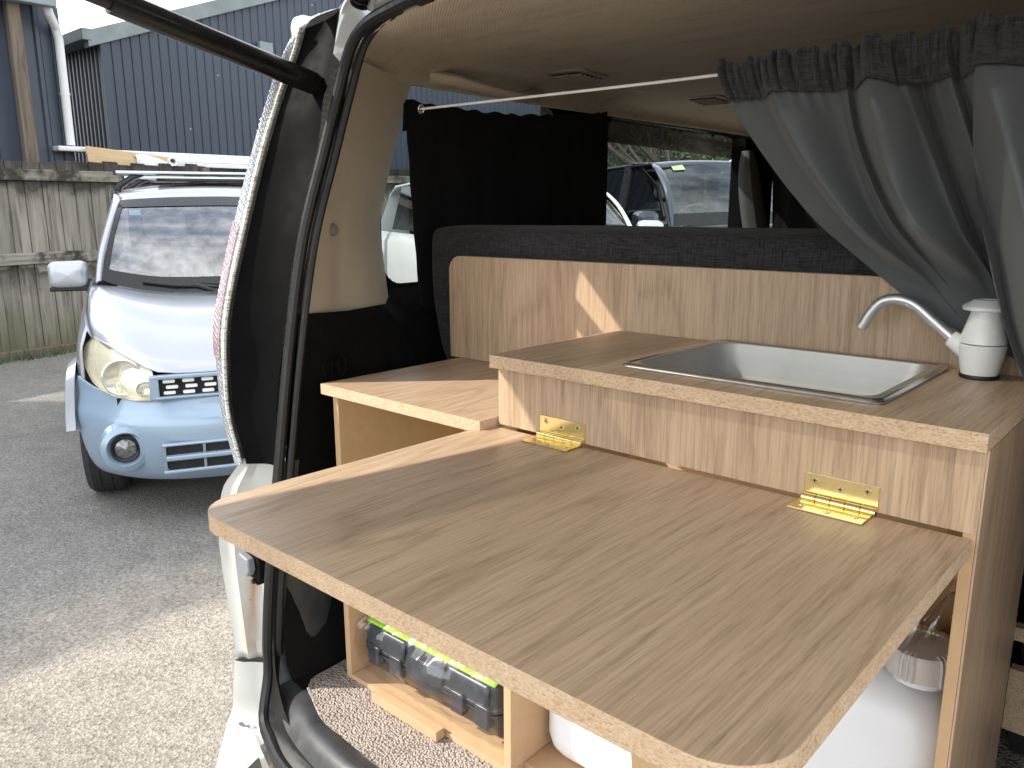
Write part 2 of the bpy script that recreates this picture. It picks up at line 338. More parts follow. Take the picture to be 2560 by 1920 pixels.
# ------------------------------------------------------------------ mesh builder
class MB:
    def __init__(s, dz=0.0): s.v = []; s.f = []; s.mi = []; s.dz = dz
    def add(s, vs, fs, mi=0):
        o = len(s.v); s.v += [(a, b_, c+s.dz) for a, b_, c in vs]
        for f in fs: s.f.append(tuple(i+o for i in f)); s.mi.append(mi)
        return s
    def box(s, x0, x1, y0, y1, z0, z1, mi=0, side=None):
        side = mi if side is None else side
        vs = [(x, y, z) for z in (z0, z1) for y in (y0, y1) for x in (x0, x1)]
        s.add(vs, [(0,2,3,1)], mi); o = len(s.v)-8
        for f, k in (((4,5,7,6), mi), ((0,1,5,4), side), ((1,3,7,5), side), ((3,2,6,7), side), ((2,0,4,6), side)):
            s.f.append(tuple(i+o for i in f)); s.mi.append(k)
        return s
    def prism(s, poly, axis, a, b, mi=0, side=None):
        """polygon extruded along an axis; poly is in the other two coordinates (xy, xz or yz)"""
        side = mi if side is None else side; n = len(poly)
        def P(p, t): return (p[0], p[1], t) if axis == 'z' else ((p[0], t, p[1]) if axis == 'y' else (t, p[0], p[1]))
        o = len(s.v); s.v += [(q[0], q[1], q[2]+s.dz) for q in [P(p, a) for p in poly]+[P(p, b) for p in poly]]
        s.f.append(tuple(range(o, o+n))); s.mi.append(mi); s.f.append(tuple(range(o+2*n-1, o+n-1, -1))); s.mi.append(mi)
        for i in range(n):
            j = (i+1) % n; s.f.append((o+i, o+n+i, o+n+j, o+j)); s.mi.append(side)
        return s
    def grid(s, rows, mi=0, closed=False):
        n = len(rows); k = len(rows[0]); vs = [p for r_ in rows for p in r_]; fs = []
        for i in range(n-1):
            for j in range(k if closed else k-1):
                j2 = (j+1) % k; fs.append((i*k+j, i*k+j2, (i+1)*k+j2, (i+1)*k+j))
        return s.add(vs, fs, mi)
    def tube(s, path, r, n=10, mi=0, cap=True, flat=1.0):
        P = [Vector(p) for p in path]; rows = []
        ref = Vector((0, 0, 1))
        if abs((P[1]-P[0]).normalized().dot(ref)) > .9: ref = Vector((1, 0, 0))
        t0 = (P[1]-P[0]).normalized(); u = (ref-t0*ref.dot(t0)).normalized()
        for i, p in enumerate(P):
            t = ((P[min(i+1, len(P)-1)]-P[max(i-1, 0)])).normalized()
            u = (u-t*u.dot(t)).normalized(); w_ = t.cross(u); rr = r[i] if isinstance(r, (list, tuple)) else r
            rows.append([tuple(p+u*(math.cos(2*math.pi*k/n)*rr)+w_*(math.sin(2*math.pi*k/n)*rr*flat)) for k in range(n)])
        o = len(s.v); s.grid(rows, mi, True)
        if cap:
            s.f.append(tuple(range(o+n-1, o-1, -1))); s.mi.append(mi)
            e = o+(len(P)-1)*n; s.f.append(tuple(range(e, e+n))); s.mi.append(mi)
        return s
    def lathe(s, prof, c, axis='z', n=24, mi=0, sx=1, sy=1):
        rows = []
        for r_, h in prof:
            ring = []
            for k in range(n):
                a = 2*math.pi*k/n; p, q = math.cos(a)*r_*sx, math.sin(a)*r_*sy
                d = (p, q, h) if axis == 'z' else ((p, h, q) if axis == 'y' else (h, p, q))
                ring.append((c[0]+d[0], c[1]+d[1], c[2]+d[2]))
            rows.append(ring)
        return s.grid(rows, mi, True)
    def rbox(s, x0, x1, y0, y1, z0, z1, rr, n=4, mi=0):
        """box with a rounded plan outline"""
        return s.prism(rrect(x0, x1, y0, y1, rr, n), 'z', z0, z1, mi)
    def build(s, name, mats, parent=None, smooth=True, bevel=0, seg=2, solid=0, sub=0, angle=35, local=False):
        me = bpy.data.meshes.new(name)
        off = WL.get(parent.name, (0, 0, 0)) if (parent and not local) else (0, 0, 0)
        me.from_pydata([(a-off[0], b_-off[1], c-off[2]) for a, b_, c in s.v], [], s.f)
        if not isinstance(mats, (list, tuple)): mats = [mats]
        for mm in mats: me.materials.append(M[mm])
        me.polygons.foreach_set('material_index', s.mi)
        bm_ = bmesh.new(); bm_.from_mesh(me); bmesh.ops.recalc_face_normals(bm_, faces=bm_.faces); bm_.to_mesh(me); bm_.free()
        if smooth:
            me.polygons.foreach_set('use_smooth', [True]*len(me.polygons))
            try: me.set_sharp_from_angle(angle=R(angle))
            except Exception: pass
        o = bpy.data.objects.new(name, me); COL.objects.link(o)
        if parent: o.parent = parent; WL[o.name] = off
        if solid:
            md = o.modifiers.new('thickness', 'SOLIDIFY'); md.thickness = solid; md.offset = -1
        if sub:
            md = o.modifiers.new('smooth', 'SUBSURF'); md.levels = sub; md.render_levels = sub
        if bevel:
            md = o.modifiers.new('edge', 'BEVEL'); md.width = bevel; md.segments = seg; md.limit_method = 'ANGLE'; md.angle_limit = R(40)
        return o
WL = {}
def rrect(x0, x1, y0, y1, rr, n=4):
    rs = rr if isinstance(rr, (list, tuple)) else [rr]*4; P = []
    for (cx, cy, a0), q in zip(((x0, y0, 180), (x1, y0, 270), (x1, y1, 0), (x0, y1, 90)), rs):
        if q <= 0: P.append((cx, cy)); continue
        mx = cx+q if cx == x0 else cx-q; my = cy+q if cy == y0 else cy-q
        for k in range(n+1):
            a = R(a0+90*k/n); P.append((mx+q*math.cos(a), my+q*math.sin(a)))
    return P
def cat(pts, n):
    """resample a polyline smoothly (Catmull-Rom) to n points, even in arc length"""
    P = [Vector(p) for p in pts]; P = [P[0]*2-P[1]]+P+[P[-1]*2-P[-2]]; S = []
    for i in range(1, len(P)-2):
        for k in range(12):
            t = k/12; a, b_, c, d = P[i-1], P[i], P[i+1], P[i+2]
            S.append(.5*((2*b_)+(c-a)*t+(2*a-5*b_+4*c-d)*t*t+(3*b_-a-3*c+d)*t**3))
    S.append(P[-2]); d = [0]
    for i in range(1, len(S)): d.append(d[-1]+(S[i]-S[i-1]).length)
    o = []; j = 0
    for k in range(n):
        T = d[-1]*k/(n-1)
        while j < len(d)-2 and d[j+1] < T: j += 1
        q = 0 if d[j+1] == d[j] else (T-d[j])/(d[j+1]-d[j]); o.append(S[j].lerp(S[j+1], q))
    return o
def strip(A, B, n, m=6, bulge=(0, 0, 0)):
    a, b_ = cat(A, n), cat(B, n); bv = Vector(bulge)
    return [[tuple(a[i].lerp(b_[i], j/m)+bv*math.sin(math.pi*j/m)) for j in range(m+1)] for i in range(n)]
def thing(name, label, cat_, loc=(0, 0, 0), rotz=0, group=None):
    o = bpy.data.objects.new(name, None); COL.objects.link(o); o.empty_display_size = .1
    o.location = loc; o.rotation_euler = (0, 0, rotz); o['label'] = label; o['category'] = cat_
    if group: o['group'] = group
    WL[o.name] = tuple(loc); return o
def tag(o, label, cat_, group=None):
    o['label'] = label; o['category'] = cat_
    if group: o['group'] = group
    return o
def K(): return MB(G)

# ------------------------------------------------------------------ the setting
def gz(y): return max(0.0, min(1.0, (y-2.0)/7))*.26
g = MB(); ys = [-400, -60, -20, -8, -2, 0, 1, 2, 3, 4, 5, 6, 7, 8, 9, 12, 20, 60, 400]; xs = [-400, -60, -20, -12, -8, -5, -3, -1, 1, 3, 8, 20, 60, 400]
g.grid([[(x, y, gz(y)) for x in xs] for y in ys])
o = g.build('ground', 'asphalt'); o['kind'] = 'structure'

# fence: palings on rails, running away to the upper right of the photo
FA = R(8); FD = Vector((-math.sin(FA), math.cos(FA), 0)); FP = Vector((-8.35, 1.65, 0))
fence = thing('paling_fence', 'weathered grey timber paling fence with black mildew behind the parked cars', 'fence', FP, FA)
pal_mesh = None; x = -3.3; i = 0
while x < 12.5:
    wd = random.uniform(.152, .172); h = 1.95+gz(FP.y+x*.99)*.75+random.uniform(-.02, .02); th = random.uniform(.018, .024); dx = random.uniform(-.006, .006)
    mb = MB(); z0 = gz(FP.y+x)-.02
    tw = random.uniform(-.006, .006)
    mb.add([(dx, x, z0), (dx+th, x, z0), (dx+th+tw, x+wd, z0), (dx+tw, x+wd, z0), (dx, x, h), (dx+th, x, h), (dx+th+tw, x+wd, h-random.uniform(0, .01)), (dx+tw, x+wd, h)],
           [(0,3,2,1), (4,5,6,7), (0,1,5,4), (1,2,6,5), (2,3,7,6), (3,0,4,7)])
    mb.build('paling', 'paling', fence, smooth=False, bevel=.003, seg=1, local=True)
    x += wd+random.choice((.004, .004, .008, .014)); i += 1
for zc, hh in ((1.795, .11), (.97, .115)):
    for y0, y1 in ((-3.3, 1.62), (1.63, 5.0), (5.01, 8.6), (8.61, 12.5)):
        mb = MB(); a = gz(FP.y+y0)*.75; c = gz(FP.y+y1)*.75
        mb.add([(.027, y0, zc-hh/2+a), (.075, y0, zc-hh/2+a), (.075, y1, zc-hh/2+c), (.027, y1, zc-hh/2+c), (.027, y0, zc+hh/2+a), (.075, y0, zc+hh/2+a), (.075, y1, zc+hh/2+c), (.027, y1, zc+hh/2+c)],
               [(0,3,2,1), (4,5,6,7), (0,1,5,4), (1,2,6,5), (2,3,7,6), (3,0,4,7)])
        mb.build('rail', 'rail', fence, smooth=False, bevel=.004, seg=1, local=True)
mb = MB(); mb.box(.03, .13, -3.3, 3.2, -.05, .09)
mb.build('kerb_board', 'pole', fence, smooth=False, bevel=.01, local=True)
# weeds along the foot of the fence
wd = MB(); rnd = random.Random(3)
for i in range(420):
    t = rnd.uniform(-1.2, 2.4); px = .16+rnd.uniform(0, .10); ln = rnd.uniform(.03, .11); a = rnd.uniform(0, 6.28); bx, by = math.cos(a)*.012, math.sin(a)*.012
    p = FP+FD*t; p = Vector((p.x+px, p.y, 0)); q = Vector((rnd.uniform(-.05, .05), rnd.uniform(-.05, .05), ln))
    wd.add([(p.x-bx, p.y-by, 0), (p.x+bx, p.y+by, 0), tuple(p+q)], [(0, 1, 2)])
o = wd.build('weeds', 'leaf', smooth=False); o['kind'] = 'stuff'; tag(o, 'small green weeds growing along the foot of the timber fence', 'weeds')

# ribbed cladding sheet: profile along u, extruded up
def cladding(mb, p0, d, nrm, length, z0, ztop, pitch, depth, broad=.6):
    """ribbed sheet from p0 along d; ztop(u) gives the top edge"""
    u = 0.0; pts = []
    while u < length:
        for a, h in ((0, 0), (pitch*broad, 0), (pitch*(broad+.08), depth), (pitch*.94, depth)):
            if u+a <= length: pts.append((u+a, h))
        u += pitch
    pts.append((length, 0))
    lo = [(p0[0]+d[0]*a+nrm[0]*h, p0[1]+d[1]*a+nrm[1]*h, z0) for a, h in pts]
    hi = [(p0[0]+d[0]*a+nrm[0]*h, p0[1]+d[1]*a+nrm[1]*h, ztop(a)) for a, h in pts]
    mb.grid([lo, hi])
# near shed, left edge of the photo
sh = thing('metal_shed', 'dark blue ribbed steel shed with white downpipe, behind the fence at far left', 'shed', (-9.0, 2.79, 0))
mb = MB(); cladding(mb, (-9.0, 2.79), (0, -1), (1, 0), 2.48, 0, lambda a: 3.62, .26, .030, .72)
cladding(mb, (-9.0, 2.79), (-1, 0), (0, 1), 7.4, 0, lambda a: 3.62+a*.58, .26, .030, .72)
mb.box(-16.5, -9.02, .30, .33, 0, 3.62); mb.box(-16.5, -16.47, .3, 2.7, 0, 3.62)
mb.build('wall_cladding', 'cladding', sh, smooth=False)
mb = MB(); mb.prism([(-8.6, 3.72), (-16.7, 8.42), (-16.7, 8.34), (-8.6, 3.64)], 'y', .2, 2.64)  # steep unseen rise, shaped to shade the far shed's side wall
mb.build('roof', 'roof_grey', sh, smooth=False)
mb = MB(); mb.box(-8.66, -8.55, .2, 2.64, 3.50, 3.71); mb.box(-8.99, -8.67, .2, 2.62, 3.585, 3.605); mb.build('gutter', 'roof_grey', sh, smooth=False, bevel=.02)
mb = MB(); mb.box(-9.05, -8.965, 2.70, 2.795, 1.9, 3.585); mb.build('corner_flashing', 'cladding', sh, smooth=False, bevel=.01)
mb = MB(); mb.tube([(-8.72, 2.60, 3.54), (-8.72, 2.61, 3.47), (-8.88, 2.72, 3.36), (-8.90, 2.745, 3.25), (-8.90, 2.745, 2.17)], .045, 12)
for z in (2.7,): mb.lathe([(.045, -.012), (.052, -.012), (.052, .012), (.045, .012)], (-8.90, 2.745, z), 'z', 12)
mb.build('downpipe', 'pvc', sh)
mb = MB(); mb.box(-8.98, -8.80, 2.58, 2.98, 2.10, 2.155); mb.build('drain_trough', 'pvc', sh, smooth=False, bevel=.015)
# timber pole in front of it
mb = MB(); rows = []
for z, dx, dy, hw in ((0, 0, 0, .064), (1.0, .004, .002, .062), (2.0, -.003, -.004, .061), (3.0, .003, -.012, .060), (4.6, 0, -.02, .058)):
    rows.append([(-8.75+dx+a*hw, 2.292+dy+c*hw, z) for a, c in ((-1,-.8), (-.8,-1), (.8,-1), (1,-.8), (1,.8), (.8,1), (-.8,1), (-1,.8))])
mb.grid(rows, closed=True); o = mb.build('timber_pole', 'pole', smooth=False); tag(o, 'brown weathered timber pole standing in front of the blue shed', 'pole')

# far shed with raking gable
fs = thing('gable_shed', 'large blue grey corrugated shed with raking gable beyond the fence', 'shed', (-12, 4.47, 0))
zt = lambda a: 3.99+a*.374 if a < 9.5 else 3.99+9.5*.374-(a-9.5)*.374
mb = MB(); cladding(mb, (-12, 4.47), (0, 1), (1, 0), 19, 0, zt, .145, .016, .78)
cladding(mb, (-12, 4.47), (-1, 0), (0, -1), 9, 0, lambda a: 3.94, .145, .022, .5)
mb.build('wall_cladding', 'cladding', fs, smooth=False)
mb = MB()
for a0, a1, s in ((-.22, 9.5, 1), (9.5, 19.2, -1)):
    q0 = zt(a0) if a0 >= 0 else 3.99+a0*.374; q1 = zt(a1)
    mb.add([(-11.93, 4.47+a0, q0-.13), (-11.93, 4.47+a1, q1-.13), (-11.93, 4.47+a1, q1+.10), (-11.93, 4.47+a0, q0+.10), (-12.1, 4.47+a0, q0-.13), (-12.1, 4.47+a1, q1-.13), (-12.1, 4.47+a1, q1+.10), (-12.1, 4.47+a0, q0+.10)],
           [(0,1,2,3), (4,7,6,5), (0,4,5,1), (3,2,6,7), (0,3,7,4), (1,5,6,2)])
mb.build('barge_board', 'flash_green', fs, smooth=False, bevel=.01)
mb = MB(); mb.box(-21, -11.92, 4.17, 4.30, 3.87, 4.03); mb.box(-21, -11.95, 4.29, 4.50, 3.88, 3.90); mb.build('gutter', 'flash_green', fs, smooth=False, bevel=.02)
mb = MB(); mb.add([(-12.1, 4.2, 3.92), (-21, 4.2, 3.92), (-21, 13.97, 7.58), (-12.1, 13.97, 7.58), (-12.1, 23.7, 3.92), (-21, 23.7, 3.92)], [(0, 3, 2, 1), (3, 4, 5, 2)])
mb.build('roof', 'roof_grey', fs, smooth=False, solid=.04)
mb = MB(); mb.box(-12.03, -11.972, 4.43, 4.52, 0, 3.9); mb.build('corner_flashing', 'cladding', fs, smooth=False)
mb = MB(); mb.box(-11.99, -11.90, 7.0, 7.25, 4.05, 4.25); mb.build('vent_box', 'roof_grey', fs, smooth=False, bevel=.01)

# unseen tall warehouse added at the left, plan skewed so its shade covers the yard
wh = thing('shade_warehouse', 'unseen flat-roofed warehouse added left of the metal shed to shade the yard', 'warehouse', (-9.6, -1.9, 0))
mb = MB(); cladding(mb, (-9.6, -1.9), (0, -1), (1, 0), 13, 0, lambda a: 8.2, .3, .03, .7)
mb.prism([(-9.62, -1.92), (-9.62, -15), (-32, -32), (-32, -22.08)], 'z', 0, 8.18); mb.build('wall_cladding', 'cladding', wh, smooth=False)
mb = MB(); mb.prism([(-9.5, -1.80), (-9.5, -15.1), (-32.2, -32.3), (-32.2, -22.2)], 'z', 8.19, 8.35); mb.build('roof', 'roof_grey', wh, smooth=False)

# offcuts stored along the fence top
rk = thing('timber_rack', 'low timber rack carrying boards just behind the fence', 'rack', (-9.2, 3.4, 0))
for yy in (2.95, 4.1, 5.3):
    mb = MB(); mb.box(-9.25, -9.15, yy, yy+.09, 0, 1.93); mb.build('post', 'pole', rk, smooth=False)
    mb = MB(); mb.box(-9.3, -8.62, yy, yy+.09, 1.931, 1.975); mb.build('bearer', 'pole', rk, smooth=False)
def slat(name, mat, p0, p1, wx, hz, label, cat_, grp=None):
    a, c = Vector(p0), Vector(p1); mb = MB()
    mb.add([(a.x, a.y, a.z), (a.x+wx, a.y, a.z), (c.x+wx, c.y, c.z), (c.x, c.y, c.z), (a.x, a.y, a.z+hz), (a.x+wx, a.y, a.z+hz), (c.x+wx, c.y, c.z+hz), (c.x, c.y, c.z+hz)],
           [(0,3,2,1), (4,5,6,7), (0,1,5,4), (1,2,6,5), (2,3,7,6), (3,0,4,7)])
    return tag(mb.build(name, mat, smooth=False, bevel=.006, seg=1), label, cat_, grp)
slat('white_board', 'pale_board', (-8.98, 2.98, 2.108), (-9.02, 6.6, 2.13), .10, .035, 'topmost long white board laid flat above the fence', 'board')
slat('white_board', 'pale_board', (-8.93, 3.15, 2.035), (-8.97, 6.7, 2.05), .14, .07, 'wide white board lying under the topmost one above the fence', 'board')
slat('white_board', 'pale_board', (-8.80, 3.45, 1.978), (-8.84, 6.6, 1.99), .12, .05, 'lowest white board resting on the rack behind the fence', 'board')
slat('tan_board', 'ochre', (-8.74, 2.83, 2.075), (-8.70, 3.75, 1.995), .02, .085, 'upper tan weatherboard offcut, sloping down behind the fence', 'board')
slat('tan_board', 'ochre', (-8.715, 2.83, 1.99), (-8.675, 3.70, 1.93), .02, .085, 'lower tan weatherboard offcut right above the fence top', 'board')
mb = MB(); rows = []; rnd = random.Random(5)
for i in range(9):
    t = i/8; hh = .055+.02*math.sin(t*5)+.006*rnd.random(); y = 3.34+t*.42
    rows.append([(-8.72+a*.06, y, 2.035-.04*t+c*hh) for a, c in ((-1, -.8), (0, -1), (1, -.7), (1.1, .4), (.3, 1), (-.8, .7))])
mb.grid(rows, closed=True); tag(mb.build('plastic_bag', 'white_bag', solid=.003), 'crumpled white plastic wrap around the end of the tan boards', 'bag')
mb = MB(); mb.tube([(-8.62, 3.74, 2.03), (-9.0, 3.80, 2.045), (-9.6, 3.9, 2.06)], .052, 18, cap=False); mb.tube([(-8.62, 3.74, 2.03), (-9.0, 3.80, 2.045), (-9.6, 3.9, 2.06)], .036, 18, cap=False)
mb.lathe([(.036, 0), (.052, 0)], (-8.62, 3.74, 2.03), 'x', 18)
tag(mb.build('white_pipe', 'white_plastic'), 'white plastic pipe seen end on above the fence', 'pipe')

# ------------------------------------------------------------------ cars
def wheel(parent, x, y, r=.31, wd=.19, z=None):
    z = r if z is None else z; s = 1 if y > 0 else -1
    mb = MB(); mb.lathe([(r*.62, wd/2), (r*.93, wd/2), (r, wd*.36), (r, wd*.15), (r*.985, wd*.13), (r, wd*.11), (r, -wd*.11), (r*.985, -wd*.13), (r, -wd*.15), (r, -wd*.36), (r*.93, -wd/2), (r*.62, -wd/2), (r*.62, wd/2)], (x, y, z), 'y', 28)
    wo = mb.build('wheel', 'tyre', parent, local=True)
    mb = MB(); mb.lathe([(.02, s*wd*.42), (r*.3, s*wd*.40), (r*.56, s*wd*.30), (r*.62, s*wd*.46), (r*.63, -s*wd*.4)], (x, y, z), 'y', 20)
    rim = mb.build('rim', 'silver_disc', parent, local=True); rim.parent = wo
def interior(root, xc, w_, belt, top, wheel_side=-1):
    """dash, two seats and steering wheel behind the windscreen"""
    mb = MB(); mb.prism([(xc+.02, belt-.02), (xc-.45, belt+.04), (xc-.55, belt-.35), (xc+.02, belt-.35)], 'y', -w_, w_)
    mb.build('dashboard', 'dash', root, bevel=.03, local=True)
    mb = MB(); pts = [(xc-.62+.19*math.sin(a)*.45, wheel_side*.32+.19*math.cos(a), belt+.02+.19*math.sin(a)*.9) for a in [2*math.pi*k/28 for k in range(29)]]
    mb.tube(pts, .017, 8); mb.lathe([(.002, .02), (.06, .01), (.07, -.03)], (xc-.63, wheel_side*.32, belt+.02), 'x', 12)
    mb.box(xc-.64, xc-.62, wheel_side*.32-.17, wheel_side*.32+.17, belt, belt+.03)
    mb.build('steering_wheel', 'beige_dark', root, local=True)
    for s in (-1, 1):
        mb = MB(); mb.prism(rrect(s*.34-.24, s*.34+.24, belt-.5, belt+.22, .08), 'x', xc-1.15, xc-1.02)
        mb.prism(rrect(s*.34-.13, s*.34+.13, belt+.26, belt+.44, .05), 'x', xc-1.12, xc-1.03)
        for q in (-.06, .06): mb.tube([(xc-1.08, s*.34+q, belt+.2), (xc-1.08, s*.34+q, belt+.28)], .008, 6)
        mb.build('seat', 'seat', root, bevel=.03, local=True)
    mb = MB(); mb.box(xc-2.2, xc-2.15, -w_, w_, belt-.6, top-.05); mb.build('rear_trim', 'interior_dark', root, local=True)

# --- pale blue car
HB = R(-26)
bc = thing('blue_car', 'pale blue hatchback with roof bars parked nose-out in front of the fence', 'car', (-2.606, 1.107, 0), HB)
def sgn(v, p): return (abs(v)**p)*(1 if v >= 0 else -1)
def frow(z, x0, wd, k, p=3.2, n=33, crown=0, zo=0):
    return [(x0-k*abs(s)**p, s*wd, z-crown*abs(s)**2.2) for s in [sgn(-1+2*i/(n-1), .85) for i in range(n)]]
# bumper skin, from the lower lip up to the lamp line
rows = [frow(.185, -.16, .66, .28), frow(.20, -.07, .70, .32), frow(.25, -.03, .735, .35), frow(.33, -.005, .76, .37), frow(.42, 0, .775, .38), frow(.49, -.003, .785, .39), frow(.525, -.012, .785, .40), frow(.55, -.03, .785, .42), frow(.585, -.042, .78, .43), frow(.612, -.05, .775, .44)]
rows += [[(p[0]-.012*q, p[1], p[2]+.075*abs(p[1]/.775)**9*q) for p in rows[-1]] for q in (.5, 1)]
mb = MB(); mb.grid(rows)
bumper = mb.build('bumper', 'blue_paint', bc, local=True, solid=.01, sub=1)
# lower intake: recessed box with bars
mb = MB(); mb.prism(rrect(-.385, .385, .288, .405, .02), 'x', -.02, .006); intake = mb.build('lower_intake', 'dark_under', bc, local=True, bevel=.006)
for z in (.345,):
    mb = MB(); mb.prism([(.012, z-.014), (.022, z-.008), (.022, z+.010), (.0, z+.018)], 'y', -.385, .385)
    # prism axis y uses (x,z)
    o = mb.build('intake_bar', 'blue_paint', bc, local=True, bevel=.004); o.parent = intake
for z0, z1 in ((.272, .290), (.402, .415)):
    mb = MB(); mb.box(-.01, .018, -.40, .40, z0, z1); o = mb.build('intake_lip', 'blue_paint', bc, local=True, bevel=.006); o.parent = intake
for y in (-.39, -.22, 0, .22, .39):
    mb = MB(); mb.box(.002, .014, y-.006, y+.006, .285, .405); o = mb.build('intake_stay', 'grey_plastic', bc, local=True); o.parent = intake
for s in (-1, 1):   # fog lamps in round bezels
    fx = -.112
    mb = MB(); mb.lathe([(.030, -.03), (.047, .010), (.056, .018), (.064, .010), (.068, -.03)], (fx, s*.558, .382), 'x', 28)
    fl = mb.build('fog_lamp', 'gloss_black', bc, local=True)
    mb = MB(); mb.lathe([(.001, .004), (.03, .0), (.046, -.006)], (fx+.012, s*.558, .382), 'x', 24); o = mb.build('fog_lens', 'fog_glass', bc, local=True); o.parent = fl
    mb = MB(); mb.lathe([(.066, .0), (.080, .022), (.105, .012), (.12, -.05)], (fx+.0, s*.558, .382), 'x', 32); o = mb.build('fog_surround', 'blue_paint', bc, local=True); o.parent = fl
# grille
mb = MB(); mb.prism([(-.405, .622), (.405, .622), (.395, .715), (-.395, .715)], 'x', -.14, -.066); grille = mb.build('grille', 'dark_under', bc, local=True)
mb = MB()
for z0, z1 in ((.612, .626), (.706, .724)): mb.box(-.075, -.036, -.41, .41, z0, z1)
for s in (-1, 1): mb.box(-.078, -.038, s*.41-.02, s*.41+.02, .612, .722)
o = mb.build('grille_frame', 'blue_paint', bc, local=True, bevel=.005); o.parent = grille
cellm = None
for r_ in range(3):
    for k in range(9):
        y = -.335+k*.083+(.0 if r_ % 2 else -.012); z = .639+r_*.027
        if cellm is None:
            mb = MB(); mb.prism(rrect(-.026, .026, -.0075, .0075, .006), 'x', -.006, .006); o = mb.build('grille_bar', 'white_plastic', bc, local=True, bevel=.002); cellm = o.data
        else:
            o = bpy.data.objects.new('grille_bar', cellm); COL.objects.link(o); WL[o.name] = (0, 0, 0)
        o.parent = grille; o.location = (-.062-.0, y, z)
# bonnet
F0 = [(-.75, .93, .715), (-.60, .712, .90), (-.45, .672, .868), (-.30, .60, .825), (-.17, .48, .772), (-.10, .40, .737), (-.055, .25, .730), (-.045, .0, .730)]
C0 = [(-1.10, .702, 1.06), (-1.075, .675, 1.075), (-1.05, .60, 1.055), (-1.01, .45, 1.025), (-.985, .30, 1.012), (-.97, .15, 1.006), (-.965, 0.0, 1.004)]
F0 = F0[1:]
fr_ = [Vector(p) for p in cat(F0, 14)]; bk_ = [Vector(p) for p in cat([C0[0]]+C0[2:], 14)]
half = []
for i in range(14):
    half.append([tuple(fr_[i].lerp(bk_[i], t)+Vector((0, 0, .060*math.sin(math.pi*t)+.012*math.sin(math.pi*min(1, t*1.2))))) for t in [j/11 for j in range(12)]])
rows = half+[[(p[0], -p[1], p[2]) for p in r_] for r_ in half[-2::-1]]
mb = MB(); mb.grid(rows); mb.build('bonnet', 'silver_paint', bc, local=True, solid=.008)
# headlamps as curved patches
def hx(y, z): 
    ay = abs(y); return -.045-.16*max(0, (ay-.40))/.16*.55-1.9*max(0, ay-.55)**1.25*.9-.34*(z-.6)-.02
hl = [(.402, .606), (.50, .603), (.589, .612), (.655, .628), (.695, .655), (.728, .715), (.738, .770), (.715, .825), (.672, .866), (.60, .842), (.52, .800), (.45, .760), (.415, .735), (.405, .68)]
for s in (-1, 1):
    cy = sum(p[0] for p in hl)/len(hl); cz = sum(p[1] for p in hl)/len(hl); rows = []
    for t in (1.0, .93, .8, .6, .4, .2, .02):
        rows.append([(hx(cy+(y-cy)*t, cz+(z-cz)*t)+.030*(1-t**3)+.004, s*(cy+(y-cy)*t), cz+(z-cz)*t) for y, z in hl])
    rim = [[(hx(y, z)-.06, s*y, z) for y, z in hl]]
    mb = MB(); mb.grid(rim+rows[:1], closed=True)
    ho = mb.build('headlight', 'lamp_bowl', bc, local=True)
    mb = MB(); mb.grid([[(q[0]-.035, q[1], q[2]) for q in r_] for r_ in rows[0:7]], closed=True); o = mb.build('lamp_housing', 'lamp_bowl', bc, local=True); o.parent = ho
    mb = MB(); mb.grid(rows, closed=True); o = mb.build('lens', 'lens', bc, local=True); o.parent = ho
    for (yy, zz, rr) in ((.545, .705, .082), (.45, .655, .036)):
        mb = MB(); xx = hx(yy, zz)+.002; mb.lathe([(.001, -.010), (rr*.35, -.008), (rr*.75, .0), (rr, .016), (rr*1.07, .012)], (xx, s*yy, zz), 'x', 28)
        o = mb.build('reflector', 'lamp_dark', bc, local=True); o.parent = ho
    mb = MB()
    for q in (-.024, -.008, .008, .024): mb.box(hx(.55, .68)+.006, hx(.55, .68)+.014, s*(.545+q)-.003, s*(.545+q)+.003, .645, .69)
    o = mb.build('lamp_rib', 'lamp_bowl', bc, local=True); o.parent = ho
# windscreen
cb = cat([(-1.085, .665, 1.085), (-1.055, .60, 1.06), (-1.0, .365, 1.018), (-.975, 0, 1.010)], 12); ct = cat([(-1.60, .565, 1.520), (-1.605, .45, 1.530), (-1.62, .25, 1.540), (-1.625, 0, 1.545)], 12)
half = [[tuple(cb[i].lerp(ct[i], t)+Vector((.05*math.sin(math.pi*t), 0, .03*math.sin(math.pi*t)))) for t in [j/8 for j in range(9)]] for i in range(12)]
rows = half+[[(p[0], -p[1], p[2]) for p in r_] for r_ in half[-2::-1]]
mb = MB(); mb.grid(rows); ws = mb.build('windscreen', 'screen', bc, local=True)
# black band along the glass edges
mb = MB()
for ra, rb in ((0, .10),):
    base = [[Vector(r_[0]).lerp(Vector(r_[1]), t)+Vector((.004, 0, .004)) for t in (0, .5, 1)] for r_ in rows]
    mb.grid([[tuple(p) for p in q] for q in base])
for q in ([rows[0], [tuple(Vector(p).lerp(Vector(k), .5)) for p, k in zip(rows[0], rows[1])]], [[tuple(Vector(p).lerp(Vector(k), .5)) for p, k in zip(rows[-1], rows[-2])], rows[-1]]):
    mb.grid([[(p[0]+.003, p[1], p[2]+.003) for p in r_] for r_ in q])
mb.grid([[tuple(Vector(r_[-2]).lerp(Vector(r_[-1]), t)+Vector((.003, 0, .003))) for t in (0, .5, 1)] for r_ in rows])
o = mb.build('glass_border', 'gloss_black', bc, local=True); o.parent = ws
mb = MB(); mb.box(-1.5, -1.497, -.50, -.445, 1.40, 1.435)
o = MB().add([(-1.468, -.515, 1.435), (-1.468, -.455, 1.435), (-1.495, -.455, 1.465), (-1.495, -.515, 1.465)], [(0, 1, 2, 3)]).build('sticker', 'sticker_blue', bc, local=True); o.parent = ws
